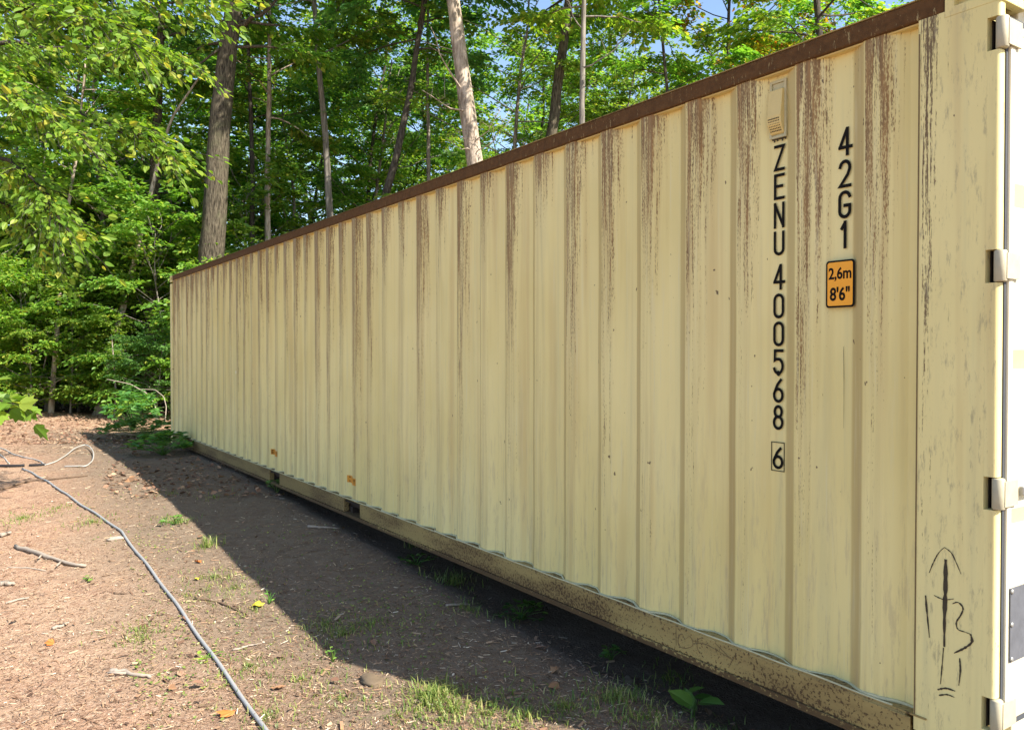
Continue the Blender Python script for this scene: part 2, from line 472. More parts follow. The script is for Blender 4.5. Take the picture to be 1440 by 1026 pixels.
YC, YR = 0.006, 0.046
def prof(x):
    ph = ((x-(CREST0-40*PITCH)) % PITCH)
    if ph < .074: return YC
    if ph < .146: return YC+(YR-YC)*(ph-.074)/.072
    if ph < .217: return YR
    return YR-(YR-YC)*(ph-.217)/.072
def profile_x(x0, x1):
    xs = [x0]
    kk = math.floor((x0-CREST0)/PITCH)
    while CREST0+kk*PITCH < x1+PITCH:
        for d in (0, .074, .146, .217):
            p = CREST0+kk*PITCH+d
            if x0 < p < x1: xs.append(p)
        kk += 1
    return sorted(xs)+[x1]
ZB, ZT = 0.168, 2.524
def corrugated(fn, xs, z0, z1):
    m = MB(); v = []; f = []
    # each bend gets a small radius: three points per bend
    pts = []
    for q, xx in enumerate(xs):
        if 0 < q < len(xs)-1: pts += [xx-.007, xx, xx+.007]
        else: pts.append(xx)
    ys = []
    for p in pts:
        ys.append((fn(p-.005)+fn(p)*2+fn(p+.005))/4)
    zs = list(np.linspace(z0, z1, 20))
    n = len(pts)
    dent = lambda p, zz: .7*(.0036+.0022*math.sin(p*2.3+zz*3.1)*math.sin(zz*4.7+p*.9)+.0014*math.sin(p*7.1+1)*math.sin(zz*6.3+p*3))*min(1, (zz-z0)*4)*min(1, (z1-zz)*4)
    for zz in zs: v += [(p, y_+dent(p, zz), zz) for p, y_ in zip(pts, ys)]
    for r in range(len(zs)-1):
        f += [(r*n+q, r*n+q+1, (r+1)*n+q+1, (r+1)*n+q) for q in range(n-1)]
    m.add(v, f)
    return m
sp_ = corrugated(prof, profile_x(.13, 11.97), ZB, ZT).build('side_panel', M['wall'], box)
sp_['label'] = 'shaded corrugated side wall with brown rust streaks'
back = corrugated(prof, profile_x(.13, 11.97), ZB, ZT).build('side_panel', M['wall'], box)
back.scale = (1, -1, 1); back.location = (0, W, 0)
# far end wall and roof
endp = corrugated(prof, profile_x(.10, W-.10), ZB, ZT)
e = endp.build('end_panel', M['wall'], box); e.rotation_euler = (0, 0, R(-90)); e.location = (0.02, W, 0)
rf = MB(); xs = np.arange(.1, L-.05, .11)
rf.add([(x_, y_, 2.565+(.012 if q % 2 else 0)) for y_ in (.03, W-.03) for q, x_ in enumerate(xs)],
       [(q, q+1, len(xs)+q+1, len(xs)+q) for q in range(len(xs)-1)])
rf.build('roof', M['toprail'], box)
fl = MB(); fl.box((.1, .05, .10), (L-.1, W-.05, .16)); fl.build('floor', M['void'], box)
for q in range(20):
    c = MB(); c.box((.4+q*.6, .03, .03), (.45+q*.6, W-.03, .0995)); c.build('cross_member', M['void'], box)

# top rails
for side in (0, 1):
    m = MB(); y0 = -.004 if side == 0 else W+.004; s = 1 if side == 0 else -1
    pr = [(y0, 2.517), (y0+s*.062, 2.517), (y0+s*.062, 2.585), (y0, 2.585)]
    if s < 0: pr = pr[::-1]
    m.extrude_x(pr, .12, 12.0095)
    o = m.build('top_rail', M['toprail'], box); bevel(o, .006)
    lip = MB(); pr = [(y0-s*.003, 2.5855), (y0+s*.062, 2.5855), (y0+s*.062, 2.589), (y0-s*.003, 2.589)]
    if s < 0: pr = pr[::-1]
    lip.extrude_x(pr, .12, 12.0095)
    lip.build('rail_lip', M['botrail'], o)
    un = MB(); ya, yb = sorted((y0+s*.017, y0+s*.061)); un.box((.14, ya, 2.511), (11.923, yb, 2.5165)); un.build('rail_underside', M['ventp'], o)
# bottom rails with fork pockets
pk = [(4.95, 5.27), (6.96, 7.29)]
for side in (0, 1):
    s = 1 if side == 0 else -1; y0 = -.012 if side == 0 else W+.012
    segs = [(.178, pk[0][0]), (pk[0][1], pk[1][0]), (pk[1][1], 11.90)]
    root = None
    for a, b in segs:
        m = MB(); ya, yb = sorted((y0, y0+s*.05)); m.box((a, ya, .052), (b, yb, ZB-.002))
        o = bevel(m.build('bottom_rail', M['botrail'], box), .004)
        root = root or o
    m = MB(); ya, yb = sorted((y0-s*.008, y0+s*.10)); m.box((.178, ya, .026), (11.90, yb, .0515))
    m.build('rail_flange', M['botrail'], box)
    m = MB(); ya, yb = sorted((y0+s*.002, y0+s*.062)); m.box((.178, ya, ZB-.0015), (11.97, yb, ZB+.004))
    m.build('rail_ledge', M['botrail'], box)
    for a, b in pk:
        m = MB()
        ya, yb = sorted((y0+s*.012, y0+s*.9))
        m.box((a-.02, ya, .0525), (a-.0015, yb, ZB-.004)); m.box((b+.0015, ya, .0525), (b+.02, yb, ZB-.004))
        m.box((a, ya+(.85 if s > 0 else 0), .0525), (b, yb-(0 if s > 0 else .85), ZB-.004))
        m.box((a, ya, .143), (b, yb, .155))
        m.build('fork_pocket', M['void'], box)
# sealant bead that follows the corrugation on the ledge
m = MB(); xs = np.arange(.25, 11.93, .018)
rr = random.Random(4)
ys = [prof(x_)-.004-.004*math.sin(x_*9) for x_ in xs]
bead = [(x_, y_, ZB+.007+.003*math.sin(x_*23+rr.random())) for x_, y_ in zip(xs, ys)]
m.tube(bead, [.0055+.0025*math.sin(x_*7.3)*math.sin(x_*3.1) for x_ in xs], 6)
m.build('sealant_bead', M['caulk'], box, True)
m = MB(); m.tube([(x_, -.006, ZB+.006+.0015*math.sin(x_*17)) for x_ in np.arange(.25, 11.9, .05)], .0042, 5)
m.build('sealant_bead', M['caulk'], box, True)

# corner posts and castings
def casting(x0, y0, z0, sx, sy):
    """cast corner fitting with oval openings on the outer faces"""
    bm = bmesh.new()
    bx, by, bz = .178, .162, (.118 if z0 < 1 else .096)
    bmesh.ops.create_cube(bm, size=1.0)
    for v in bm.verts:
        v.co = Vector(((v.co.x+.5)*bx*sx+x0, (v.co.y+.5)*by*sy+y0, (v.co.z+.5)*bz+z0))
    if sx*sy < 0: bmesh.ops.reverse_faces(bm, faces=bm.faces)
    bm.faces.ensure_lookup_table()
    for f in list(bm.faces):
        r = bmesh.ops.inset_region(bm, faces=[f], thickness=.042)
        bmesh.ops.inset_region(bm, faces=[f], thickness=.004, depth=-.028)
    bmesh.ops.recalc_face_normals(bm, faces=bm.faces)
    me = bpy.data.meshes.new('corner_casting'); bm.to_mesh(me); bm.free()
    o = link('corner_casting', me, M['post'], box)
    return bevel(o, .002)
for xx, sx in ((0, 1), (L, -1)):
    for yy, sy in ((-.0045, 1), (W+.0045, -1)):
        for zz in (0, H-.095):
            casting(xx, yy, zz, sx, sy)
for yy, s in ((-.004, 1), (W+.004, -1)):
    m = MB(); a, b = sorted((yy, yy+s*.12)); m.box((.004, a, .119), (.135, b, H-.119))
    bevel(m.build('corner_post', M['post'], box), .01)
# near (door end) posts: face with hinge slots, built as stacked boxes so that the slots are real openings
HZ = [(HORIZ-vv)/F_PX*2.55+1.40 for vv in (52, 375, 693, 1004)]
for yy, s in ((-.004, 1), (W+.004, -1)):
    m = MB(); a, b = sorted((yy, yy+s*.13)); m.box((11.925, a, .119), (12.146, b, H-.0955)); m.box((11.925, a+(.0003 if s > 0 else .002), H-.0953), (12.0118, b-(.002 if s > 0 else .0003), 2.5168))
    post = m.build('corner_post', M['post'], box)
    zc = [.119]
    for hz in sorted(HZ): zc += [hz-.052, hz+.052]
    zc.append(H-.0955)
    m = MB()
    pp = [(12.1462, yy), (12.172, yy)]+[(12.172+.012*math.sin(R(q)), yy+s*(.012-.012*math.cos(R(q)))) for q in (20, 40, 60, 80, 90)]+[(12.184, yy+s*.033), (12.1462, yy+s*.033)]
    if s < 0: pp = pp[::-1]
    npp = len(pp)
    for q in range(0, len(zc), 2):
        v_ = [(px_, py_, zc[q]) for px_, py_ in pp]+[(px_, py_, zc[q+1]) for px_, py_ in pp]
        m.add(v_, [(t_, (t_+1) % npp, npp+(t_+1) % npp, npp+t_) for t_ in range(npp)]); m.caps(v_, npp)
    o = m.build('post_edge', M['post'], post)
    for hz in sorted(HZ):
        hg = MB()
        c = (12.184, yy+s*.0165)
        hg.tube([(c[0], c[1], hz-.049), (c[0], c[1], hz-.046), (c[0], c[1], hz+.046), (c[0], c[1], hz+.049)], [.016, .0185, .0185, .016], 18)
        h = hg.build('hinge', M['hinge'], box, True)
        m = MB(); ya, yb = sorted((c[1], c[1]+s*.085)); m.box((12.1985, ya, hz-.040), (12.2045, yb, hz+.040))
        m.build('hinge_blade', M['hinge'], h)
        m = MB(); ya, yb = sorted((yy+s*.03, yy+s*.10)); m.box((12.1465, ya, hz-.0515), (12.150, yb, hz+.0515))
        m.build('hinge_slot', M['void'], h)
# seam line down the post and panel edge strip
m = MB(); m.box((11.927, -.0065, .17), (11.931, -.0045, 2.47)); m.build('weld_seam', M['scratch2'], box)
# door header and sill
m = MB(); m.box((12.02, .158, 2.455), (12.165, W-.158, 2.585)); hd = bevel(m.build('door_header', M['door'], box), .006)
m = MB(); m.box((12.165, .17, 2.53), (12.225, W-.17, 2.536)); m.build('drip_edge', M['post'], hd)
m = MB(); m.box((12.02, .158, .03), (12.165, W-.158, .205)); bevel(m.build('door_sill', M['door'], box), .006)
# reinforcing plate on the bottom rail at the near end
m = MB(); a_ = side_pt(1215, 990, -.018); m.box((a_.x, -.0165, .055), (11.92, -.0125, ZB-.008)); bevel(m.build('rail_patch', M['botrail'], box), .002)

# doors: horizontal corrugations
def door(y0, y1):
    d = empty('door'); d.parent = box; d.location = (.016, 0, 0)
    zs = [(.232, 0)]
    for c_ in (.37, .87, 1.40, 1.93, 2.36)[1:4]:
        pass
    prof_z = [(.232, 0)]
    for top in (.905, 1.41, 1.935):
        prof_z += [(top-.225, 0), (top-.165, .034), (top-.062, .034), (top, 0)]
    prof_z += [(2.428, 0)]
    m = MB(); n = len(prof_z); xo = 12.178
    v = [(xo-dp, y0+.03, z_) for z_, dp in prof_z]+[(xo-dp, y1-.03, z_) for z_, dp in prof_z]
    m.add(v, [(q, n+q, n+q+1, q+1) for q in range(n-1)])
    m.build('door_panel', M['door'], d)
    m = MB(); m.box((12.135, y0, .229), (12.181, y0+.032, 2.431)); m.box((12.135, y1-.032, .229), (12.181, y1, 2.431))
    m.box((12.135, y0+.0325, .229), (12.1805, y1-.0325, .255)); m.box((12.135, y0+.0325, 2.40), (12.1805, y1-.0325, 2.431))
    bevel(m.build('door_frame', M['door'], d), .006)
    m = MB()
    m.box((12.14, y0-.012, .206), (12.172, y1+.012, .2285)); m.box((12.14, y0-.012, 2.4315), (12.172, y1+.012, 2.4545))
    m.box((12.14, y0-.012, .2286), (12.172, y0-.0005, 2.4314)); m.box((12.14, y1+.0005, .2286), (12.172, y1+.012, 2.4314))
    m.build('gasket', M['rubber'], d)
    for yy in (y0+.36, y1-.26):
        m = MB(); m.tube([(12.205, yy, .15), (12.205, yy, 2.50)], .017, 12)
        rod = m.build('lock_rod', M['steel'], d, True)
        for zz in (.3, .62, 1.15, 1.9, 2.35):
            m = MB(); m.box((12.182, yy-.04, zz-.03), (12.2265, yy+.04, zz+.03)); bevel(m.build('rod_guide', M['steel'], rod), .005)
        m = MB(); m.box((12.225, yy-.02, .98), (12.235, yy+.42, 1.02)); bevel(m.build('handle', M['steel'], rod), .004)
    return d
d1 = door(.042, 1.212); d2 = door(1.226, W-.042)
# grey data plate and bolts, on the first door
m = MB(); m.box((12.1825, .058, .42), (12.186, .37, .655)); pl = m.build('data_plate', M['plate'], d1)
for zz in (.43, .54, .645):
    for yy in (.066, .215, .362):
        if zz == .54 and yy == .215: continue
        m = MB(); m.tube([(12.186, yy, zz), (12.189, yy, zz), (12.1905, yy, zz)], [.008, .008, .004], 8); m.build('bolt', M['steel'], pl, True)
m = MB(); m.box((12.183, .11, .945), (12.20, .40, .975)); bevel(m.build('handle_catch', M['steel'], d1), .004)

# vent
vz0, vz1 = 2.262, 2.492
vent = empty('vent'); vent.parent = box
m = MB()
xa, xb = 11.287, 11.366
m.box((xa, YR-.010, vz0), (xa+.010, YR-.0005, vz1)); m.box((xb-.010, YR-.010, vz0), (xb, YR-.0005, vz1))
m.box((xa+.0102, YR-.010, vz1-.010), (xb-.0102, YR-.0005, vz1)); m.box((xa+.0102, YR-.010, vz0), (xb-.0102, YR-.0005, vz0+.008))
m.box((xa+.0102, YR-.004, vz0+.009), (xb-.0102, YR-.0008, vz1-.0105))
m.build('vent_frame', M['ventg'], vent)
m = MB()
pr = [(YR-.0045, vz1-.035), (YR-.022, vz1-.04), (YR-.034, vz0+.085), (YR-.030, vz0+.055), (YR-.012, vz0+.018), (YR-.0045, vz0+.014)]
n = len(pr); x0_, x1_ = 11.2925, 11.357
m.extrude_x(pr[::-1], x0_, x1_)
bevel(m.build('vent_cover', M['ventp'], vent), .003)
m = MB()
for q in range(6):
    for r_ in range(7):
        f_ = (q+.5)/6; zz = vz0+.022+f_*.055; yb = (YR-.014)+(-.034+.014)*f_-.003
        m.box((x0_+.006+r_*.0078, yb-.0012, zz-.0016), (x0_+.0092+r_*.0078, yb+.006, zz+.0016))
st_ = m.build('vent_holes', M['void'], vent)
m = MB()
rr = random.Random(8)
for q in range(9):
    xq = xa+.008+q*.0075; m.box((xq, YR-.0025, vz0-.004-rr.random()*.010), (xq+.006, YR-.0009, vz0-.0005))
m.build('rust_drip', M['scratch'], vent)

# lettering
def text_mesh(ch, w, h, thick=0.0015, off=0.0):
    cu = bpy.data.curves.new('txt', 'FONT'); cu.body = ch; cu.align_x = 'CENTER'; cu.offset = off; cu.resolution_u = 6
    o = bpy.data.objects.new('txt', cu); COL.objects.link(o)
    bpy.context.view_layer.update()
    me = bpy.data.meshes.new_from_object(o.evaluated_get(bpy.context.evaluated_depsgraph_get()))
    bpy.data.objects.remove(o); bpy.data.curves.remove(cu)
    co = np.array([v.co[:] for v in me.vertices])
    mn, mx = co.min(0), co.max(0)
    sc_ = ((mx-mn)[0], (mx-mn)[1])
    for v in me.vertices:
        v.co = Vector(((v.co.x-(mn[0]+mx[0])/2)*w/sc_[0], 0, (v.co.y-(mn[1]+mx[1])/2)*h/sc_[1]))
    return me
def letter(ch, x, z, w, h, y, name='painted_character', mat='black', parent=None, off=.02, tilt=0):
    if ch == '1':
        me = bpy.data.meshes.new('one')
        me.from_pydata([(-.05*w, 0, -h/2), (.5*w, 0, -h/2), (.5*w, 0, h/2), (.05*w, 0, h/2), (-.5*w, 0, h*.33), (-.5*w, 0, h*.19), (-.05*w, 0, h*.29)], [], [(0, 1, 2, 3, 6), (3, 4, 5, 6)])
    else: me = text_mesh(ch, w, h, off=off)
    o = link(name, me, M[mat], parent or box)
    o.location = (x, y, z); o.rotation_euler = (0, 0, tilt)
    return o
def arc(cx, cy, rx, ry, a0, a1, n=9):
    return [(cx+rx*math.cos(R(q)), cy+ry*math.sin(R(q))) for q in np.linspace(a0, a1, n)]
oval = arc(.5, .76, .5, .24, 0, 180)+arc(.5, .24, .5, .24, 180, 360)+[(1, .76)]
GLYPH = {
 'Z': [[(0, 1), (1, 1), (0, 0), (1, 0)]],
 'E': [[(1, 1), (0, 1), (0, 0), (1, 0)], [(0, .52), (.82, .52)]],
 'N': [[(0, 0), (0, 1)], [(.02, .97), (.98, .03)], [(1, 0), (1, 1)]],
 'U': [[(0, 1)]+arc(.5, .24, .5, .24, 180, 360)+[(1, 1)]],
 '0': [oval],
 '4': [[(.72, 0), (.72, 1)], [(.66, .97), (.0, .30)], [(0, .28), (1.1, .28)]],
 '5': [[(.95, 1), (.08, 1), (.04, .56), (.22, .62)]+arc(.5, .30, .5, .32, 80, -90)+arc(.5, .22, .5, .24, -90, -170, 5)],
 '6': [[(.78, 1), (.42, .80), (.12, .50)]+arc(.5, .29, .5, .29, 160, 520, 22)],
 '8': [arc(.5, .76, .42, .24, -90, 270, 18), arc(.5, .27, .5, .27, -90, 270, 18)],
 '2': [arc(.5, .74, .48, .26, 170, -20, 12)+[(.78, .45), (.02, 0), (1, 0)]],
 'G': [arc(.5, .76, .5, .24, 15, 180, 9)+arc(.5, .24, .5, .24, 180, 360, 9)+[(1, .46), (.52, .46)]],
 '1': [[(.6, 1), (.6, 0)], [(.5, .95), (0, .76)]]}
def glyph(ch, x, z, w, h, y, sw=.0118):
    m = MB(); w2, h2 = w-sw, h-sw
    for si, st in enumerate(GLYPH[ch]):
        P = [Vector(((u_-.5)*w2, (v_-.5)*h2)) for u_, v_ in st]; n = len(P); L_, R_ = [], []
        closed = (P[0]-P[-1]).length < .002
        for q in range(n):
            pa = P[q-1] if q else (P[-2] if closed else None); pb = P[q+1] if q < n-1 else (P[1] if closed else None)
            d1 = (P[q]-pa).normalized() if pa is not None else None; d2 = (pb-P[q]).normalized() if pb is not None else None
            if d1 is None: d1 = d2
            if d2 is None: d2 = d1
            n1, n2 = Vector((-d1.y, d1.x)), Vector((-d2.y, d2.x)); mm = n1+n2
            mm = mm/max(mm.length_squared/2, .45)
            off = mm*sw/2; p = P[q].copy()
            if not closed and q in (0, n-1): p += (-d2 if q == 0 else d1)*sw*.5
            L_.append((p.x+off.x, -.0002*si, p.y+off.y)); R_.append((p.x-off.x, -.0002*si, p.y-off.y))
        m.add(L_+R_, [(q, q+1, n+q+1, n+q) for q in range(n-1)])
    o = m.build('painted_character', M['black'], box); o.location = (x, y, z)
    return o
XI = 11.329
for ch, ca, cb in (('Z',206,242),('E',246,282),('N',286,322),('U',326,360),('4',372,408),('0',413,448),('0',452,487),('5',491,526),('6',532,566),('8',569,604),('6',628,659)):
    za, zb = [side_pt(1091, q, YR).z for q in (ca, cb)]
    glyph(ch, XI, (za+zb)/2, .052, abs(za-zb), YR-.0018)
za, zb = [side_pt(1091, q, YR).z for q in (621, 662)]
m = MB(); zz = sorted((za, zb)); x0_, x1_ = XI-.033, XI+.031
for a, b in (((x0_, zz[0]), (x0_+.003, zz[1])), ((x1_-.003, zz[0]), (x1_, zz[1])), ((x0_+.0032, zz[0]), (x1_-.0032, zz[0]+.003)), ((x0_+.0032, zz[1]-.003), (x1_-.0032, zz[1]))):
    m.box((a[0], YR-.0018, a[1]), (b[0], YR-.0008, b[1]))
m.build('painted_frame', M['black'], box)
XJ = 11.621
for ch, ca, cb in (('4',181,221),('2',226,265),('G',269,308),('1',311,350)):
    za, zb = [side_pt(1185, q, YR).z for q in (ca, cb)]
    glyph(ch, XJ, (za+zb)/2, .054 if ch != '1' else .034, abs(za-zb), YR-.0018, .0125)
# orange height plate
def rounded(w, h, r, y, n=5):
    out = []
    for cx, cz, a0 in ((w/2-r, h/2-r, 0), (-w/2+r, h/2-r, 90), (-w/2+r, -h/2+r, 180), (w/2-r, -h/2+r, 270)):
        for q in range(n+1):
            a = R(a0+90*q/n); out.append((cx+r*math.cos(a), y, cz+r*math.sin(a)))
    return out
def plate(name, w, h, r, y0, y1, mat, parent):
    a = rounded(w, h, r, y0); b = rounded(w, h, r, y1); n = len(a)
    m = MB(); m.add(a+b, [(q, n+q, n+(q+1) % n, (q+1) % n) for q in range(n)])
    m.f.append(np.array([(0, q, q+1) for q in range(1, n-1)]))
    m.f.append(np.array([(n, n+q+1, n+q) for q in range(1, n-1)]))
    return m.build(name, M[mat], parent)
ra, rb = side_pt(1161, 433, YR-.018), side_pt(1201, 365, YR-.018)
hp = empty('height_plate'); hp.parent = box
hp.location = ((ra.x+rb.x)/2, 0, (side_pt(1181, 399, YR-.018)).z)
pw, phh = rb.x-ra.x, .176
plate('plate_border', pw, phh, .012, YR-.018, YR-.0165, 'black', hp)
plate('plate_face', pw-.014, phh-.014, .008, YR-.0192, YR-.0181, 'orange', hp)
letter('2,6m', 0, .036, pw*.80, .052, YR-.0200, 'plate_text', parent=hp, off=.026)
letter("8'6\"", 0, -.037, pw*.70, .052, YR-.0200, 'plate_text', parent=hp, off=.026)
hp['label'] = 'orange height plate with black border reading 2,6m 8\'6"'
# worn fork pocket stickers that follow the corrugation
def sticker(text, xc, zc, wid, hgt):
    s_ = empty('fork_pocket_sticker'); s_.parent = box
    xs = profile_x(xc-wid/2, xc+wid/2)
    m = MB(); n = len(xs)
    m.add([(x_, prof(x_)-.0012, zz) for zz in (zc-hgt/2, zc+hgt/2) for x_ in xs], [(q, q+1, n+q+1, n+q) for q in range(n-1)])
    m.build('sticker_backing', M['orange_worn'], s_)
    for q, ch in enumerate(text):
        x_ = xc-wid/2+wid*(q+.5)/len(text)
        tl = math.atan2(prof(x_+.01)-prof(x_-.01), .02)
        letter(ch, x_, zc, wid/len(text)*.62, hgt*.72, prof(x_)-.003, 'sticker_letter', parent=s_, off=.01, tilt=tl)
sticker('EMPTY', 5.02, .352, .26, .058)
sticker('ONLY', 7.05, .327, .24, .06)

# scratched drawings on the post and rail
def stroke(pts, width, y, mat, name='scratch_mark', z3=True):
    P = [side_pt(u, v, y) for u, v in pts]
    # resample smooth
    fine = []
    for q in range(len(P)-1):
        p0, p1, p2, p3 = P[max(q-1, 0)], P[q], P[q+1], P[min(q+2, len(P)-1)]
        for s in np.linspace(0, 1, 6, endpoint=False):
            fine.append(0.5*((2*p1)+(p2-p0)*s+(2*p0-5*p1+4*p2-p3)*s*s+(3*p1-p0-3*p2+p3)*s**3))
    fine.append(P[-1])
    m = MB(); v = []; n = len(fine); rr = random.Random(int(pts[0][0]*7+pts[0][1]))
    for q, p in enumerate(fine):
        t = (fine[min(q+1, n-1)]-fine[max(q-1, 0)]); nrm = Vector((-t.z, 0, t.x)).normalized()
        w = width*(.55+.8*rr.random())*(.4+.6*math.sin(math.pi*min(1, (q+.6)/(n))**.7))/2
        v += [p-nrm*w, p+nrm*w]
    m.add([tuple(a) for a in v], [(2*q, 2*q+1, 2*q+3, 2*q+2) for q in range(n-1)])
    return m.build(name, M[mat], box)
yp = -.0058
for pts, w in ((((1309,806),(1315,791),(1322,778),(1330,770)), .0035), (((1330,770),(1340,778),(1347,792),(1354,808)), .0035),
               (((1332,787),(1332,830),(1331,870),(1331,911)), .013), (((1330,912),(1328,940),(1326,964)), .004),
               (((1304,838),(1306,860),(1310,898)), .006),
               (((1342,850),(1350,848),(1357,856),(1354,866),(1348,876),(1350,886),(1360,890),(1368,893)), .005),
               (((1368,893),(1370,904),(1361,912),(1345,920)), .009), (((1353,927),(1354,945),(1352,966)), .005),
               (((1322,972),(1334,970),(1347,974)), .006), (((1324,980),(1336,979),(1346,983)), .005), (((1316,838),(1330,844),(1344,843)), .004),
               (((1186,487),(1187,540),(1187,602)), .0016)):
    stroke(pts, w, yp if pts[0][0] > 1291 else YR-.0015, 'scratch')
def hz_(x, y): return (860+x/3.6, 820+y/3.6)
for pts in (((375,292),(360,262),(342,280),(345,320),(375,335),(410,325),(415,300),(398,275),(375,292)), ((418,312),(470,312),(530,340),(610,390)),
            ((470,282),(440,292),(440,340),(462,366)), ((528,308),(570,350),(612,392)), ((632,368),(615,400),(597,435)), ((330,225),(330,270),(331,322))):
    stroke([hz_(*p) for p in pts], .0036, -.0135, 'scratch2')
stroke([(331,524),(335,519)], .035, prof(3.8)-.003, 'sunspot_white', 'sun_spot_mark')  # bright spot of sunlight on the wall, painted as a white mark
# sleepers the box stands on
for q, (xl, lb) in enumerate(((.09, 'dark timber sleeper under the far end of the container'), (12.05, 'dark timber sleeper under the near door end of the container'))):
    p = ORG+U*xl+V*(W/2)
    t = MB(); zt = ORG.z; zb = float(min(ground_z(p.x, p.y), ground_z((p-V*1.3).x, (p-V*1.3).y)))-.03
    zb = min(zb, zt-.06)
    t.box((-.11, -W/2-.0, zb-zt), (.11, W/2+.1, -.002))
    o = bevel(t.build('timber_sleeper', M['timber']), .012)
    o.location = (p.x, p.y, zt); o.rotation_euler = (0, 0, math.atan2(U.y, U.x))
    tag(o, lb, 'timber')

# ------------------------------------------------------------------ leaves and trees
LEAF = np.array([(0, 0, 0), (.27, .28, .05), (.25, .66, .03), (0, 1.0, -.10), (-.25, .66, .03), (-.27, .28, .05)])
LEAF_F = np.array([(0, 1, 2, 3), (0, 3, 4, 5)])
def leaves(mb, P, D, N, S, shape=LEAF, faces=LEAF_F):
    """P base, D direction, N normal, S size; all arrays"""
    D = D/np.linalg.norm(D, axis=1)[:, None]
    Xs = np.cross(D, N); Xs /= np.linalg.norm(Xs, axis=1)[:, None]+1e-9
    Nn = np.cross(Xs, D)
    v = P[:, None, :]+S[:, None, None]*(shape[None, :, 0:1]*Xs[:, None, :]+shape[None, :, 1:2]*D[:, None, :]+shape[None, :, 2:3]*Nn[:, None, :])
    n = len(P); ns = len(shape)
    f = (faces[None, :, :]+(np.arange(n)*ns)[:, None, None]).reshape(-1, faces.shape[1])
    mb.add(v.reshape(-1, 3), f)

def sprays(mb, rng, base, direc, length, size, per, up=0.9, tilt=.38, droop=.25, twig=None, shape=LEAF, faces=LEAF_F):
    """leafy twigs: base (n,3), direc (n,3), length (n,)"""
    n = len(base)
    d = direc/np.linalg.norm(direc, axis=1)[:, None]
    nrm = np.tile(np.array([0, 0, 1.0]), (n, 1))+rng.normal(0, tilt*.6, (n, 3))
    nrm /= np.linalg.norm(nrm, axis=1)[:, None]
    side = np.cross(d, nrm); side /= np.linalg.norm(side, axis=1)[:, None]+1e-9
    P, D, N, S = [], [], [], []
    for q in range(per):
        t = (q+rng.random(n))/per
        sg = np.where(rng.random(n) < .5, -1.0, 1.0)
        off = side*(sg*length*.30*(1-.6*t)*rng.random(n))[:, None]
        p = base+d*(length*t)[:, None]+off+nrm*(rng.normal(0, .035, n)*length)[:, None]
        p[:, 2] -= droop*length*t*t
        dd = d*(.55+.5*rng.random(n))[:, None]+side*(sg*(.35+.6*rng.random(n)))[:, None]
        dd[:, 2] -= .15+.35*rng.random(n)
        nn = nrm*up+rng.normal(0, tilt, (n, 3))
        P.append(p); D.append(dd); N.append(nn); S.append(size*(.6+.6*rng.random(n)))
    leaves(mb, np.concatenate(P), np.concatenate(D), np.concatenate(N), np.concatenate(S), shape, faces)
    if twig is not None:
        for q in range(n):
            b = base[q]; tt = np.linspace(0, 1, 4)
            pts = b[None, :]+d[q][None, :]*(length[q]*tt)[:, None]
            pts[:, 2] -= droop*length[q]*tt*tt
            twig.tube(pts, np.linspace(.004, .0015, 4), 3, False)

def wander(rng, p0, d, length, n, wob, lift=0.0):
    pts = [np.array(p0, float)]; d = np.array(d, float); d /= np.linalg.norm(d)
    for q in range(n):
        d = d+rng.normal(0, wob, 3); d[2] += lift; d /= np.linalg.norm(d)
        pts.append(pts[-1]+d*length/n)
    return np.array(pts)

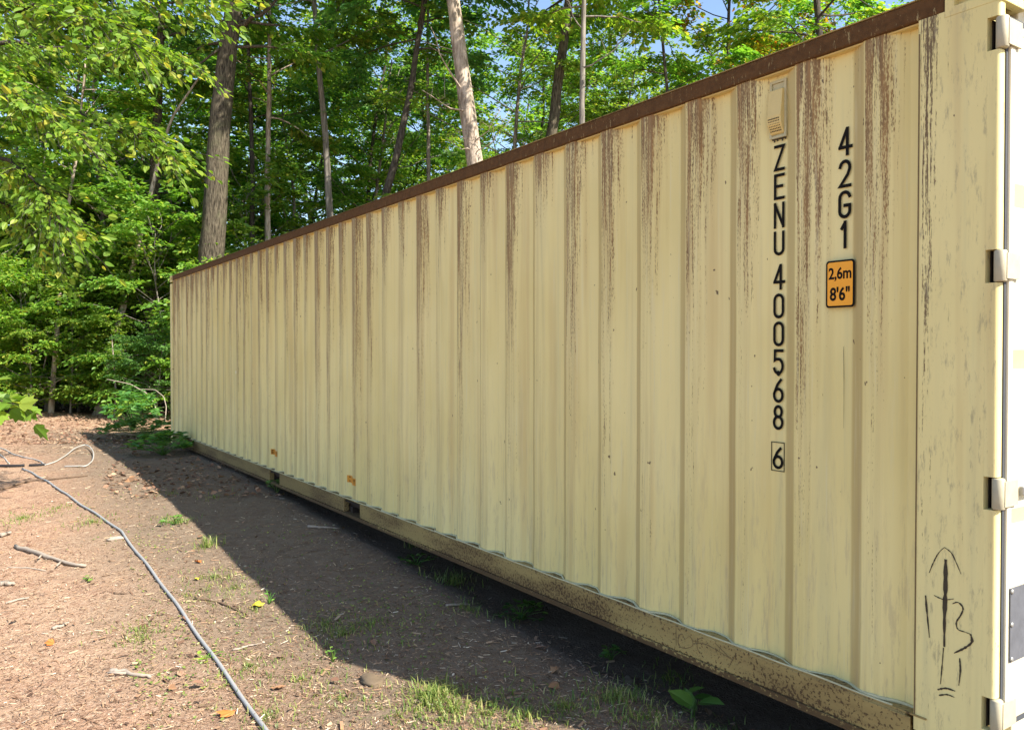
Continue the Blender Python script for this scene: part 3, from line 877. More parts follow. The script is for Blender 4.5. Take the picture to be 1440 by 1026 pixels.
def tree_meshes(seed, height, r0, crown0, radius, nbranch, per_branch, leaf, per, trunk_pts=None, shape='round', sides=8, bark_r=1.0, leafless_below=0.0):
    """trunk mesh (with limbs) and crown mesh, base at the origin"""
    rng = np.random.default_rng(seed)
    tr, cr = MB(), MB()
    if trunk_pts is None:
        pts = wander(rng, (0, 0, -.25), (0, 0, 1), height, 12, .05)
    else:
        pts = np.array(trunk_pts, float)
    hh = pts[:, 2]
    rad = r0*(1-.80*np.clip((hh-hh[0])/max(height, hh[-1]), 0, 1))
    rad[0] *= 1.45
    if len(rad) > 2: rad[1] *= 1.08
    jit = 1+rng.normal(0, .05, (len(pts), sides)) if sides > 8 else None
    tr.tube(pts, rad, sides, True, jit)
    base, dirs, lens = [], [], []
    for b in range(nbranch):
        f = (b+rng.random())/nbranch
        z = crown0+(height-crown0)*f
        p = np.array([np.interp(z, hh, pts[:, q]) for q in range(3)])
        if shape == 'round': env = math.sqrt(max(.05, 1-(2*f-.85)**2/1.4))
        elif shape == 'shrub': env = .65+.5*math.sin(math.pi*min(1, f*1.05))
        else: env = 1.05-.8*f
        ln = radius*env*(.7+.5*rng.random())
        az = b*2.39996+rng.normal(0, .5)
        el = (.22 if shape == 'shrub' else .10)+.65*f+rng.normal(0, .12)
        d = np.array([math.cos(az)*math.cos(el), math.sin(az)*math.cos(el), math.sin(el)])
        br = wander(rng, p, d, ln, 6, .13, -.015)
        rr0 = min(.045, max(.008, np.interp(z, hh, rad)*.42))
        tr.tube(br, np.linspace(rr0, .005, 7), 5, False)
        k = per_branch
        t = .22+.78*np.sqrt(rng.random(k))
        for ti in t:
            q = min(5, int(ti*6)); w = ti*6-q
            pb = br[q]*(1-w)+br[q+1]*w
            bd = br[q+1]-br[q]; bd /= np.linalg.norm(bd)
            a = rng.choice([-1, 1])*rng.uniform(.3, 1.25)
            ca, sa = math.cos(a), math.sin(a)
            dd = np.array([bd[0]*ca-bd[1]*sa, bd[0]*sa+bd[1]*ca, bd[2]*.35+rng.normal(.02, .16)])
            base.append(pb); dirs.append(dd); lens.append(rng.uniform(.45, 1.0)*(.55+.12*radius))
    if not base: return tr.mesh('trunk', True), None
    sprays(cr, rng, np.array(base), np.array(dirs), np.array(lens), leaf, per)
    return tr.mesh('trunk', True), cr.mesh('crown')

def plant_tree(name, label, cat, loc, meshes, bark, leafm, rz=0.0, scale=1.0, group=None):
    root = empty(name, loc, rz); root.scale = (scale,)*3
    tag(root, label, cat, group)
    link_m('trunk', meshes[0], M[bark], root)
    if meshes[1] is not None: link_m('crown', meshes[1], M[leafm], root)
    return root
def link_m(name, me, mat, parent):
    """shared mesh, material kept on the object"""
    if not me.materials: me.materials.append(mat)
    o = bpy.data.objects.new(name, me); COL.objects.link(o); o.parent = parent
    o.material_slots[0].link = 'OBJECT'; o.material_slots[0].material = mat
    return o

# shared crowns of the woods
MID = [tree_meshes(20+q, 8.6+.5*q, .075+.01*q, 1.1, 2.5+.15*q, 40, 14, .115, 25) for q in range(4)]
LOW = [tree_meshes(40+q, 4.2+.5*q, .04, .35, 2.0, 40, 15, .115, 24, shape='shrub') for q in range(3)]
TALLC = [tree_meshes(60+q, 15.0, .16, 4.6, 3.4, 34, 12, .15, 22) for q in range(3)]

def at(u, Z, extra=0.0):
    x = (u-CX)/F_PX*Z
    return (x, Z, float(ground_z(x, Z))-extra)

# trees with a trunk of their own in the picture: pixel path, depth, width in pixels
def trunk_tree(name, label, path, Z, wpx, bark, leafm, height=14.0, crown0=6.5, radius=2.8, seed=0, nb=20, pb=10, dead=(), leaf=.13, leaning=0.0, sides=14, per=30, stub=False):
    P = [np.array([(u-CX)/F_PX*Z, Z, CAM_Z+(HORIZ-v)/F_PX*Z]) for u, v in path]
    P.sort(key=lambda p: p[2])
    d0 = (P[1]-P[0])/(P[1]-P[0])[2]
    gz = float(ground_z(P[0][0], Z))
    foot = P[0]+d0*.6*(gz-.2-P[0][2]); foot[2] = gz-.2
    pts = [foot]+P
    d1 = (P[-1]-P[-2])/(P[-1]-P[-2])[2]
    if not stub:
        top = P[-1].copy()
        while top[2] < height+gz:
            top = top+d1*.6+np.array([0, 0, 0]); d1 = d1*.93+np.array([0, 0, .07]); pts.append(top.copy())
    pts = np.array(pts)
    # resample
    t = np.linspace(0, 1, 34); zz = pts[0, 2]+(pts[-1, 2]-pts[0, 2])*t
    rs = np.stack([np.interp(zz, pts[:, 2], pts[:, q]) for q in range(3)], 1)
    rgn = np.random.default_rng(seed+500)
    rs[:, 0] += np.cumsum(rgn.normal(0, .012, 34))*.6
    org = np.array([foot[0], foot[1], gz])
    r0 = wpx/F_PX*Z/2*1.12
    tm, cm = tree_meshes(900+seed, pts[-1, 2]-gz, r0, crown0, radius, int(nb*1.4), pb+3, leaf, per, trunk_pts=rs-org, sides=sides)
    root = empty(name, org); tag(root, label, 'tree')
    to = link('trunk', tm, M[bark], root)
    if nb: link('crown', cm, M[leafm], root)
    for q, (u, v, uu, vv, w) in enumerate(dead):
        a = np.array([(u-CX)/F_PX*Z, Z-.1, CAM_Z+(HORIZ-v)/F_PX*Z])-org
        b = np.array([(uu-CX)/F_PX*Z, Z-.5, CAM_Z+(HORIZ-vv)/F_PX*Z])-org
        m = MB(); tt = np.linspace(0, 1, 7)
        pt = a[None]+(b-a)[None]*tt[:, None]; pt[1:-1] += rgn.normal(0, .03, (5, 3)); pt[:, 2] -= .10*np.sin(tt*math.pi)*np.linalg.norm(b-a)
        m.tube(pt, np.linspace(w, w*.3, 7), 5)
        for e_ in range(3):
            s0 = pt[3+e_]; m.tube([s0, s0+rgn.normal(0, .12, 3)+np.array([0, 0, .1]), s0+rgn.normal(0, .2, 3)+np.array([0, 0, .22])], [w*.4, w*.3, w*.15], 4)
        m.build('dead_branch', M[bark], root, True)
    return root

trunk_tree('oak_tree', 'big oak with thick dark furrowed trunk rising behind the far end of the container', [(297,372),(310,190),(323,70),(333,0)], 17.0, 37, 'bark_oak', 'leaf_mid', 15, 7.6, 3.2, 1, 26, 12,
           dead=((338,42,412,8,.06),(318,70,250,120,.03)), sides=24)
trunk_tree('slim_grey_tree', 'slim grey tree with bare gently bowed trunk right of the big oak', [(468,300),(460,180),(450,80),(445,0)], 19.0, 12, 'bark_grey', 'leaf_mid', 14, 8.2, 2.4, 2, 16, 10, dead=((449,60,425,100,.02),))
trunk_tree('thin_pole_tree', 'very thin straight dark tree just left of the pale thick trunk', [(603,255),(603,120),(605,0)], 20.0, 8, 'bark_grey', 'leaf_dark', 12, 8.0, 1.8, 3, 12, 9, dead=((603,140,642,165,.025),(604,135,575,137,.02)))
trunk_tree('pale_trunk_tree', 'sunlit tree with thick pale flaky trunk and dead twigs behind the container', [(669,240),(655,150),(644,70),(637,0)], 16.0, 29, 'bark_pale', 'leaf_mid', 15, 9.3, 3.0, 4, 22, 11,
           dead=((650,130,610,55,.022),(656,160,598,140,.02),(664,200,640,190,.012),(668,205,705,165,.014),(664,215,630,205,.012),(668,220,720,175,.012)), sides=20)
trunk_tree('dark_leaning_tree', 'dark furrowed tree leaning beside the thin pale trunk', [(777,195),(786,120),(797,50),(801,0)], 17.2, 20, 'bark_oak', 'leaf_mid', 15, 8.5, 2.8, 5, 18, 10)
trunk_tree('thin_pale_tree', 'thin pale straight tree standing close behind the container roof', [(817,180),(818,90),(820,0)], 15.0, 11, 'bark_grey', 'leaf_light', 13, 7.4, 2.2, 6, 14, 10, dead=((820,100,880,60,.018),(816,45,790,0,.014)))
trunk_tree('crooked_dark_tree', 'dark crooked tree leaning right, left of the thin straight pole tree', [(538,280),(555,225),(574,140),(588,60)], 18.0, 14, 'bark_dark', 'leaf_dark', 13, 8.0, 2.4, 7, 16, 10)
trunk_tree('shaded_oak_tree', 'dark trunked tree in the shade left of the big oak', [(219,180),(221,120),(224,50),(227,0)], 18.6, 18, 'bark_oak', 'leaf_dark', 14, 8.5, 2.8, 8, 16, 10)
trunk_tree('broken_snag', 'pale broken leafless snag leaning right beside the big oak', [(225,215),(245,165),(262,140),(288,104)], 18.0, 11, 'bark_pale', 'leaf_mid', 5, 3, 1, 9, 0, 0, stub=True)
trunk_tree('sunlit_sapling', 'pale slim sapling catching the sun among the left shrubs', [(92,345),(103,270),(113,215),(120,150)], 17.5, 7, 'bark_pale', 'leaf_light', 8, 4.8, 1.5, 10, 14, 9)
trunk_tree('grey_sapling', 'leftmost slim grey sapling rising above the left shrubs', [(66,345),(65,240),(67,180),(72,80)], 18.5, 6, 'bark_grey', 'leaf_mid', 9, 5.2, 1.6, 11, 14, 9)
trunk_tree('midwood_tree', 'sunlit slim tree deep between the oak and the slim grey tree', [(379,340),(380,250),(381,180),(384,60)], 19.2, 10, 'bark_pale', 'leaf_mid', 13, 6.8, 2.2, 12, 14, 10)
trunk_tree('shadow_tree', 'dark thin tree right next to the oak trunk in shadow', [(355,345),(356,250),(355,170),(352,60)], 19.5, 9, 'bark_dark', 'leaf_dark', 13, 6.8, 2.2, 13, 14, 10)
trunk_tree('roofline_tree', 'thin dark tree against the sky above the middle of the roofline', [(940,125),(935,60),(930,0)], 17.0, 7, 'bark_dark', 'leaf_mid', 13, 6.8, 2.2, 14, 14, 10)
trunk_tree('turning_tree', 'tree with leaves turning yellow and orange above the roofline', [(1023,110),(1025,60),(1028,0)], 19.0, 10, 'bark_dark', 'leaf_autumn', 12, 5.0, 2.6, 15, 22, 11)
trunk_tree('rightmost_tree', 'rightmost dark tree just above the lettered end of the container', [(1148,60),(1146,30),(1143,0)], 17.0, 17, 'bark_dark', 'leaf_light', 13, 5.5, 2.6, 16, 20, 11)

# leafy understorey trees: (pixel column, depth, variant, turn, scale, material, label)
front = [
 (-130, 19.0, 0, .3, .95, 'leaf_mid', 'leafy understorey tree at the far left edge of the woods'),
 (30, 20.5, 1, 1.2, 1.0, 'leaf_light', 'yellow green understorey tree behind the two left saplings'),
 (165, 19.5, 2, 2.0, .92, 'leaf_light', 'full leafy tree directly behind the left shrubs'),
 (262, 20.5, 3, .8, 1.0, 'leaf_mid', 'green tree filling the gap left of the oak trunk'),
 (400, 21.0, 0, 3.9, 1.02, 'leaf_mid', 'leafy tree between the oak and the slim grey trunk'),
 (505, 22.0, 1, 5.1, 1.05, 'leaf_dark', 'dense green tree between the slim grey trunk and the thin pole tree'),
 (590, 26.0, 2, .4, 1.15, 'leaf_dark', 'dark green tree behind the thin pole tree'),
 (725, 20.0, 3, 2.7, 1.0, 'leaf_mid', 'leafy tree right of the thick pale trunk'),
 (860, 20.0, 0, 1.7, 1.0, 'leaf_light', 'light green tree right of the thin pale trunk'),
 (985, 24.0, 1, 4.4, 1.1, 'leaf_light', 'sunlit light green tree in front of the blue sky gap'),
 (1090, 22.0, 2, 3.3, 1.05, 'leaf_autumn', 'yellowing leafy tree above the vent and the lettering'),
 (1200, 19.0, 3, 5.6, 1.0, 'leaf_mid', 'green tree farthest right above the container roof'),
]
for u, Z, vv, rz, sc_, lm, lb in front:
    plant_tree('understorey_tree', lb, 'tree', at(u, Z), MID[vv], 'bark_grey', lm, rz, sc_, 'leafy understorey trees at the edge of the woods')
rr = random.Random(11)
MARKS = [(65, 'the leftmost grey sapling'), (105, 'the sunlit pale sapling'), (222, 'the shaded dark trunk'), (315, 'the big oak trunk'), (380, 'the sunlit slim midwood trunk'), (456, 'the slim bowed grey trunk'),
         (560, 'the crooked dark trunk'), (603, 'the thin pole trunk'), (655, 'the thick pale trunk'), (790, 'the dark leaning trunk'), (818, 'the thin pale trunk'), (935, 'the thin roofline trunk'),
         (1025, 'the yellow turning tree'), (1146, 'the rightmost dark trunk')]
gaps = [(-160, 'beyond the left edge of the leftmost sapling'), (-40, 'just left of the leftmost grey sapling')]
gaps += [((a_[0]+b_[0])/2, 'in the gap between %s and %s' % (a_[1][4:], b_[1][4:])) for a_, b_ in zip(MARKS, MARKS[1:])]+[(1240, 'right of the rightmost dark trunk')]
for q, (u, ph) in enumerate(gaps):
    Z = rr.uniform(24.5, 29)
    if 850 < u < 1120: Z += 5
    plant_tree('inner_tree', 'mid-depth green tree ' + ph, 'tree', at(u, Z), MID[q % 4], 'bark_dark', ('leaf_mid', 'leaf_light', 'leaf_mid', 'leaf_light')[(q*3) % 4], rr.uniform(0, 6.28), rr.uniform(1.1, 1.35), 'trees in the middle of the woods')
back_ = [(-190, 'past the left edge'), (-60, 'left of the leftmost sapling')]+[(u, 'directly behind '+ph[4:]) for u, ph in MARKS]+[(160, 'behind the left shrubs'), (270, 'just left of the oak'), (520, 'left of the crooked trunk'), (710, 'right of the thick pale trunk'), (875, 'right of the thin pale trunk'), (1260, 'beyond the right end')]
for q, (u, ph) in enumerate(back_):
    Z = rr.uniform(33, 41); tall = q % 2
    if u > 860 and u < 1200: continue
    plant_tree('far_tree', 'tall tree at the very back of the woods ' + ph, 'tree', at(u, Z), TALLC[q % 3] if tall else MID[(q//2) % 4], 'bark_dark', ('leaf_mid', 'leaf_dark', 'leaf_light')[q % 3], rr.uniform(0, 6.28), rr.uniform(.9, 1.05) if tall else rr.uniform(1.1, 1.4), 'trees at the back of the woods')
# shrubs on the left and low growth
shr = [
 (-60, 17.4, 0, .2, 1.0, 'leaf_light', 'bright yellow green shrub at the left edge of the clearing'),
 (35, 18.6, 1, 1.9, .95, 'leaf_light', 'sunlit shrub with horizontal sprays left of the clearing back'),
 (110, 19.4, 2, 3.1, .95, 'leaf_light', 'broad leafy shrub over the dark hollow behind the berm'),
 (180, 18.8, 0, 4.0, .95, 'leaf_light', 'green shrub directly left of the container far end'),
 (245, 17.6, 1, 5.2, .9, 'leaf_mid', 'green shrub tucked behind the container far corner'),
 (330, 19.5, 2, .9, 1.05, 'leaf_mid', 'shrub at the foot of the big oak behind the container'),
]
shr += [
 (-25, 17.8, 2, 2.2, .62, 'leaf_light', 'low bright bush at the left end of the leaf berm'),
 (15, 18.2, 0, .6, .70, 'leaf_light', 'low bush under the sunlit left shrub'),
 (62, 18.6, 1, 3.6, .70, 'leaf_light', 'low bush at the foot of the two saplings'),
 (140, 19.8, 2, 4.8, .60, 'leaf_dark', 'low dark bush closing the hollow behind the berm'),
 (200, 18.2, 1, 1.4, .60, 'leaf_mid', 'low bush between the berm and the far corner'),
 (218, 16.8, 0, 2.9, .40, 'leaf_dark', 'small dark bush touching the far end of the container'),
 (42, 17.0, 1, 4.1, .60, 'leaf_light', 'bright bush hiding the foot of the leftmost sapling'),
 (98, 17.6, 2, .5, .55, 'leaf_mid', 'rounded bush at the back edge of the leaf berm'),
 (150, 18.6, 0, 1.1, .62, 'leaf_light', 'sunlit bush above the right end of the berm'),
 (90, 20.6, 0, 5.5, .75, 'leaf_dark', 'dark low bush at the back of the left hollow'),
]
for u, Z, vv, rz, sc_, lm, lb in shr:
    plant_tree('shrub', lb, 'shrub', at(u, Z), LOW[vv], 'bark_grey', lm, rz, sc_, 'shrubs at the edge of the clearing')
for q, (u, Z, ph) in enumerate(((-150, 21.5, 'past the left edge'), (-20, 21.0, 'behind the leftmost shrub'), (70, 22.0, 'under the two left saplings'), (150, 21.5, 'in the dark hollow above the berm'), (215, 22.5, 'below the shaded dark trunk'),
                              (290, 22.0, 'behind the oak foot'), (20, 26.0, 'deep in the left woods'), (120, 26.5, 'deep behind the dark hollow'), (200, 26.0, 'deep behind the container far corner'), (-90, 26, 'deep at the left edge'))):
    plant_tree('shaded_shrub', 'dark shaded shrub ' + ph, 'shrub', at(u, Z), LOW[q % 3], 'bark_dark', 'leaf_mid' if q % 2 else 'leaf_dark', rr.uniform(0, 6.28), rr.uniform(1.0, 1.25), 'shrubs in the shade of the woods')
# far mass of the wood, too far and dense to tell trees apart
rngw = np.random.default_rng(31); mw = MB(); nn = 4600
az = rngw.uniform(-.85, .62, nn); Zw = rngw.uniform(44, 62, nn); hx = rngw.random(nn)
hw = .3+hx**1.2*(5.5+2.0*np.sin(az*17)+1.2*np.sin(az*41+1))
Pw = np.stack([Zw*az, Zw, hw+.3], 1)
sprays(mw, rngw, Pw, rngw.normal(0, 1, (nn, 3))*np.array([1, 1, .3]), rngw.uniform(.9, 1.9, nn), .26, 14)
o = mw.build('distant_wood', M['leaf_dark']); tag(o, 'far mass of woodland foliage behind all the trees', 'woodland', None, 'stuff')

# overhanging tree on the left: trunk out of frame, boughs reach in
MAPLE = np.array([(0,0,0),(.20,.05,.02),(.42,.30,.06),(.30,.42,.03),(.40,.66,.05),(.17,.66,.0),(0,1.0,-.12),(-.17,.66,0),(-.40,.66,.05),(-.30,.42,.03),(-.42,.30,.06),(-.20,.05,.02)])
MAPLE_F = np.array([(0,1,2,3),(0,3,4,5),(0,5,6,7),(0,7,8,9),(0,9,10,11)])
OVATE = np.array([(0,0,0),(.20,.12,.03),(.31,.36,.05),(.24,.68,.02),(.08,.90,-.06),(0,1.02,-.12),(-.08,.90,-.06),(-.24,.68,.02),(-.31,.36,.05),(-.20,.12,.03)])
OVATE_F = np.array([(0,1,2,3),(0,3,4,5),(0,5,6,7),(0,7,8,9)])
def overhang():
    rng = np.random.default_rng(77)
    org = np.array([-7.4, 8.6, float(ground_z(-7.4, 8.6))])
    root = empty('overhanging_tree', org)
    tag(root, 'tree outside the left edge whose bright sunlit boughs hang into the picture', 'tree')
    tr, cr, tw = MB(), MB(), MB()
    tpts = wander(rng, (0, 0, -.2), (0.03, 0, 1), 7.5, 12, .04)
    tr.tube(tpts, np.linspace(.16, .06, 13), 12)
    def W3(u, v, Z): return np.array([(u-CX)/F_PX*Z, Z, CAM_Z+(HORIZ-v)/F_PX*Z])-org
    boughs = [[(-260,60,8.2),(-60,95,7.6),(80,155,7.2),(170,180,7.0),(245,215,6.9)],
              [(-260,-40,8.0),(-40,10,7.2),(60,20,6.8),(130,20,6.6),(190,70,6.4)],
              [(-260,130,8.0),(-80,190,7.2),(10,225,6.8),(60,260,6.6),(95,325,6.5)],
              [(-250,10,8.6),(-40,60,8.4),(90,70,8.4),(180,60,8.5),(265,90,8.6)],
              [(-250,-60,7.6),(-60,-30,7.0),(80,-20,6.8),(190,-5,6.8),(330,10,6.8)],
              [(-250,200,8.2),(-90,250,7.8),(-10,280,7.6),(40,300,7.6),(70,350,7.6)],
              [(-260,90,7.6),(-90,110,7.0),(-20,120,6.6),(40,140,6.5),(110,190,6.4)]]
    for bi, b in enumerate(boughs):
        P = np.array([W3(*q) for q in b])
        t = np.linspace(0, 1, 26); tk = np.linspace(0, 1, len(P))
        pts = np.stack([np.interp(t, tk, P[:, q]) for q in range(3)], 1)
        pts[1:-1] += rng.normal(0, .018, (24, 3))
        start = tpts[6+(bi % 4)]
        tr.tube(np.vstack([start, pts[0]*.6+start*.4+np.array([0, 0, .15]), pts]), np.concatenate([[.05, .04], np.linspace(.03, .004, 26)]), 6)
        base, dirs, lens = [], [], []
        for q in range(110):
            ti = rng.uniform(.15, 1.0); w = ti*25; i0 = min(24, int(w)); pb = pts[i0]*(1-w+i0)+pts[i0+1]*(w-i0)
            bd = pts[i0+1]-pts[i0]; bd /= np.linalg.norm(bd)
            a = rng.choice([-1, 1])*rng.uniform(.2, 1.2); ca, sa = math.cos(a), math.sin(a)
            base.append(pb); dirs.append(np.array([bd[0]*ca-bd[1]*sa, bd[0]*sa+bd[1]*ca, bd[2]*.5+rng.normal(-.08, .2)])); lens.append(rng.uniform(.25, .55))
        sprays(cr, rng, np.array(base), np.array(dirs), np.array(lens), .078, 9, .8, .6, .35, tr, OVATE, OVATE_F)
    # low sprig with large lobed leaves
    b = [(-200,520,6.4),(-60,540,6.0),(-10,560,5.8),(25,570,5.7)]
    P = np.array([W3(*q) for q in b]); t = np.linspace(0, 1, 12)
    pts = np.stack([np.interp(t, np.linspace(0, 1, 4), P[:, q]) for q in range(3)], 1)
    tr.tube(np.vstack([tpts[3], pts]), np.concatenate([[.03], np.linspace(.016, .003, 12)]), 6)
    bs = np.array([pts[q] for q in (4, 5, 6, 7, 8, 9, 10, 11, 11, 8, 6)])
    sprays(cr, rng, bs, np.tile([1, -.2, -.05], (len(bs), 1))+rng.normal(0, .4, (len(bs), 3)), np.full(len(bs), .16), .13, 3, .5, .55, .3, tr, MAPLE, MAPLE_F)
    tr.build('trunk', M['bark_dark'], root, True)
    cr.build('crown', M['leaf_light'], root)
overhang()

# bare arching stems at the edge of the shrubs
def bare_stem(label, path, Z, r, name='bare_stem'):
    P = np.array([((u-CX)/F_PX*Z, Z+.1*math.sin(q), CAM_Z+(HORIZ-v)/F_PX*Z) for q, (u, v) in enumerate(path)])
    t = np.linspace(0, 1, 20); tk = np.linspace(0, 1, len(P))
    pts = np.stack([np.interp(t, tk, P[:, q]) for q in range(3)], 1)
    org = pts[-1].copy(); m = MB(); m.tube(pts-org, np.linspace(r*.5, r, 20), 6)
    o = m.build(name, M['stick_grey'], None, True); o.location = org
    tag(o, label, 'branch', 'bare stems at the edge of the shrubs')
bare_stem('thin bare stem arching down left of the container far corner', [(150,533),(180,540),(203,553),(217,568),(223,590)], 15.6, .013)
bare_stem('bare stem bent over nearest the container far corner', [(197,547),(215,548),(227,558),(233,572),(234,592)], 15.4, .010)
bare_stem('pale slanting pole leaning in the left shrubs', [(95,528),(70,540),(45,553),(20,570)], 17.4, .022)
bare_stem('thin upright bare stem in the left shrubs', [(70,480),(55,530),(48,560),(44,580)], 17.6, .02)
bare_stem('pale upright sapling stem over the back berm', [(157,470),(158,520),(160,555),(160,585)], 17.0, .022)

# ------------------------------------------------------------------ litter, grass (stuff)
def ground_samples(rng, n, u0, u1, v0, v1, powv=1.0):
    """points of the clearing, denser nearby"""
    u = rng.uniform(u0, u1, n); v = v0+(v1-v0)*rng.random(n)**powv
    Z = np.full(n, 8.0)
    for _ in range(25):
        x = (u-CX)/F_PX*Z
        Z = .5*Z+.5*F_PX*(CAM_Z-ground_z(x, Z))/(v-HORIZ)
    x = (u-CX)/F_PX*Z
    return np.stack([x, Z, ground_z(x, Z)], 1)
def inside_box(p):
    d = p-np.array(ORG[:])[None]
    s = d@np.array(U[:]); y = d@np.array(V[:])
    return (s > .0) & (s < L) & (y > .25) & (y < W)
STRIP = np.array([(-.5, 0, 0), (.5, 0, 0), (.42, 1, 0), (-.42, 1, 0)]); STRIP_F = np.array([(0, 1, 2, 3)])
rng = np.random.default_rng(5)
P = np.concatenate([ground_samples(rng, 120000, -160, 1460, 566, 1200, 1.0), ground_samples(rng, 9000, -100, 260, 575, 640)])
P = P[~inside_box(P)]
n = len(P); a = rng.uniform(0, 2*math.pi, n)
D = np.stack([np.cos(a), np.sin(a), rng.normal(.02, .13, n)], 1); N = np.stack([rng.normal(0, .45, n), rng.normal(0, .45, n), np.ones(n)], 1)
ln = (.008+.04*rng.random(n)**2.6)*(.6+.1*P[:, 1]); wd = (.0016+.004*rng.random(n)**2)*(.6+.1*P[:, 1])
big = rng.random(n) < .010
ln = np.where(big, .02+.035*rng.random(n), ln); wd = np.where(big, .007+.010*rng.random(n), wd)
P[:, 2] += .003+.004*rng.random(n)
Dn = D/np.linalg.norm(D, axis=1)[:, None]; Xs = np.cross(Dn, N); Xs /= np.linalg.norm(Xs, axis=1)[:, None]
v = P[:, None, :]+STRIP[None, :, 0:1]*(Xs*wd[:, None])[:, None, :]+STRIP[None, :, 1:2]*(Dn*ln[:, None])[:, None, :]
m = MB(); m.add(v.reshape(-1, 3), (np.arange(n)[:, None]*4+np.arange(4)[None]))
o = m.build('wood_litter', M['litter']); tag(o, 'fine bark, needle and wood chip litter over the ground', 'litter', None, 'stuff')
# dead leaves
P = np.concatenate([ground_samples(rng, 2600, -100, 270, 574, 625), ground_samples(rng, 900, 150, 420, 610, 700), ground_samples(rng, 90, 0, 1200, 640, 1150)])
P = P[~inside_box(P)]; n = len(P); a = rng.uniform(0, 6.28, n)
m = MB(); P[:, 2] += .008+.02*rng.random(n)
leaves(m, P, np.stack([np.cos(a), np.sin(a), rng.normal(0, .25, n)], 1), np.stack([rng.normal(0, .5, n), rng.normal(0, .5, n), np.ones(n)], 1), .03+.05*rng.random(n))
o = m.build('dead_leaf_litter', M['deadleaf']); tag(o, 'brown dead leaves lying along the berm and the ground', 'litter', None, 'stuff')
# grass
def blades(mb, rng, P, h, w=.004, lean=.5):
    n = len(P); a = rng.uniform(0, 6.28, n); hh = h*(.4+.8*rng.random(n))
    d = np.stack([np.cos(a), np.sin(a), np.zeros(n)], 1); s = np.stack([-np.sin(a), np.cos(a), np.zeros(n)], 1)*w*(.6+.6*rng.random(n))[:, None]
    le = lean*(.3+rng.random(n))
    p1 = P+d*(hh*le*.35)[:, None]; p1[:, 2] += hh*.6
    p2 = P+d*(hh*le)[:, None]; p2[:, 2] += hh*(1-.3*le)
    v = np.stack([P-s, P+s, p1+s*.7, p1-s*.7, p2+s*.08, p2-s*.08], 1)
    mb.add(v.reshape(-1, 3), (np.array([(0, 1, 2, 3), (3, 2, 4, 5)])[None]+(np.arange(n)*6)[:, None, None]).reshape(-1, 4))
def patch(mb, rng, u, v, n, rad, h, lean=1.0, w=.003):
    c = gpos(u, v); r = rad*np.abs(rng.normal(0, .55, n)); a = rng.uniform(0, 6.28, n)
    x = c.x+r*np.cos(a); y = c.y+r*np.sin(a)*1.2
    blades(mb, rng, np.stack([x, y, ground_z(x, y)-.004], 1), h, w, lean)
m = MB()
for u, vv, n, rad, h in ((608,985,420,.16,.07),(640,1004,260,.22,.055),(690,1008,200,.28,.05),(740,1010,160,.25,.05),(480,895,300,.38,.04),(520,880,160,.3,.04),(455,880,130,.2,.04),
                         (350,940,260,.4,.035),(330,830,260,.4,.035),(300,812,220,.35,.035),(190,890,200,.25,.035),(200,900,120,.2,.03),(30,730,260,.3,.04),(80,715,120,.25,.035),(300,700,60,.2,.05),
                         (290,770,90,.1,.11),(250,735,130,.14,.06),(870,985,220,.22,.06),(800,1000,160,.25,.055),(900,1015,120,.2,.06),(640,820,220,.22,.08),(660,860,120,.3,.06),(130,735,200,.25,.04),
                         (240,695,90,.3,.03),(420,960,220,.4,.03),(380,1010,160,.3,.04),(560,1010,240,.35,.035),(480,985,200,.4,.03),(355,860,160,.35,.03),(260,840,120,.3,.03),(230,730,90,.2,.035),
                         (680,790,40,.06,.20),(672,770,25,.05,.25),(585,770,50,.1,.1),(940,960,140,.3,.06),(1000,1040,200,.4,.06)):
    patch(m, rng, u, vv, n, rad, h)
o = m.build('grass', M['grass']); tag(o, 'thin scattered grass growing in patches on the bare ground', 'grass', None, 'stuff')
# low creeping weeds / moss leaves
P = np.concatenate([ground_samples(rng, 2600, 180, 620, 740, 1040), ground_samples(rng, 700, -20, 250, 640, 780), ground_samples(rng, 900, 420, 760, 840, 1040)])
keep = (np.sin(P[:, 0]*3.1+1)*np.sin(P[:, 1]*2.3+P[:, 0])+rng.normal(0, .35, len(P))) > .25
P = P[keep & ~inside_box(P)]; n = len(P); a = rng.uniform(0, 6.28, n); P[:, 2] += .004+.012*rng.random(n)
m = MB(); leaves(m, P, np.stack([np.cos(a), np.sin(a), .2+.4*rng.random(n)], 1), np.stack([rng.normal(0, .4, n), rng.normal(0, .4, n), np.ones(n)], 1), .010+.014*rng.random(n))
o = m.build('creeping_weeds', M['grass']); tag(o, 'tiny creeping green weeds dotted over the sunlit ground', 'weeds', None, 'stuff')

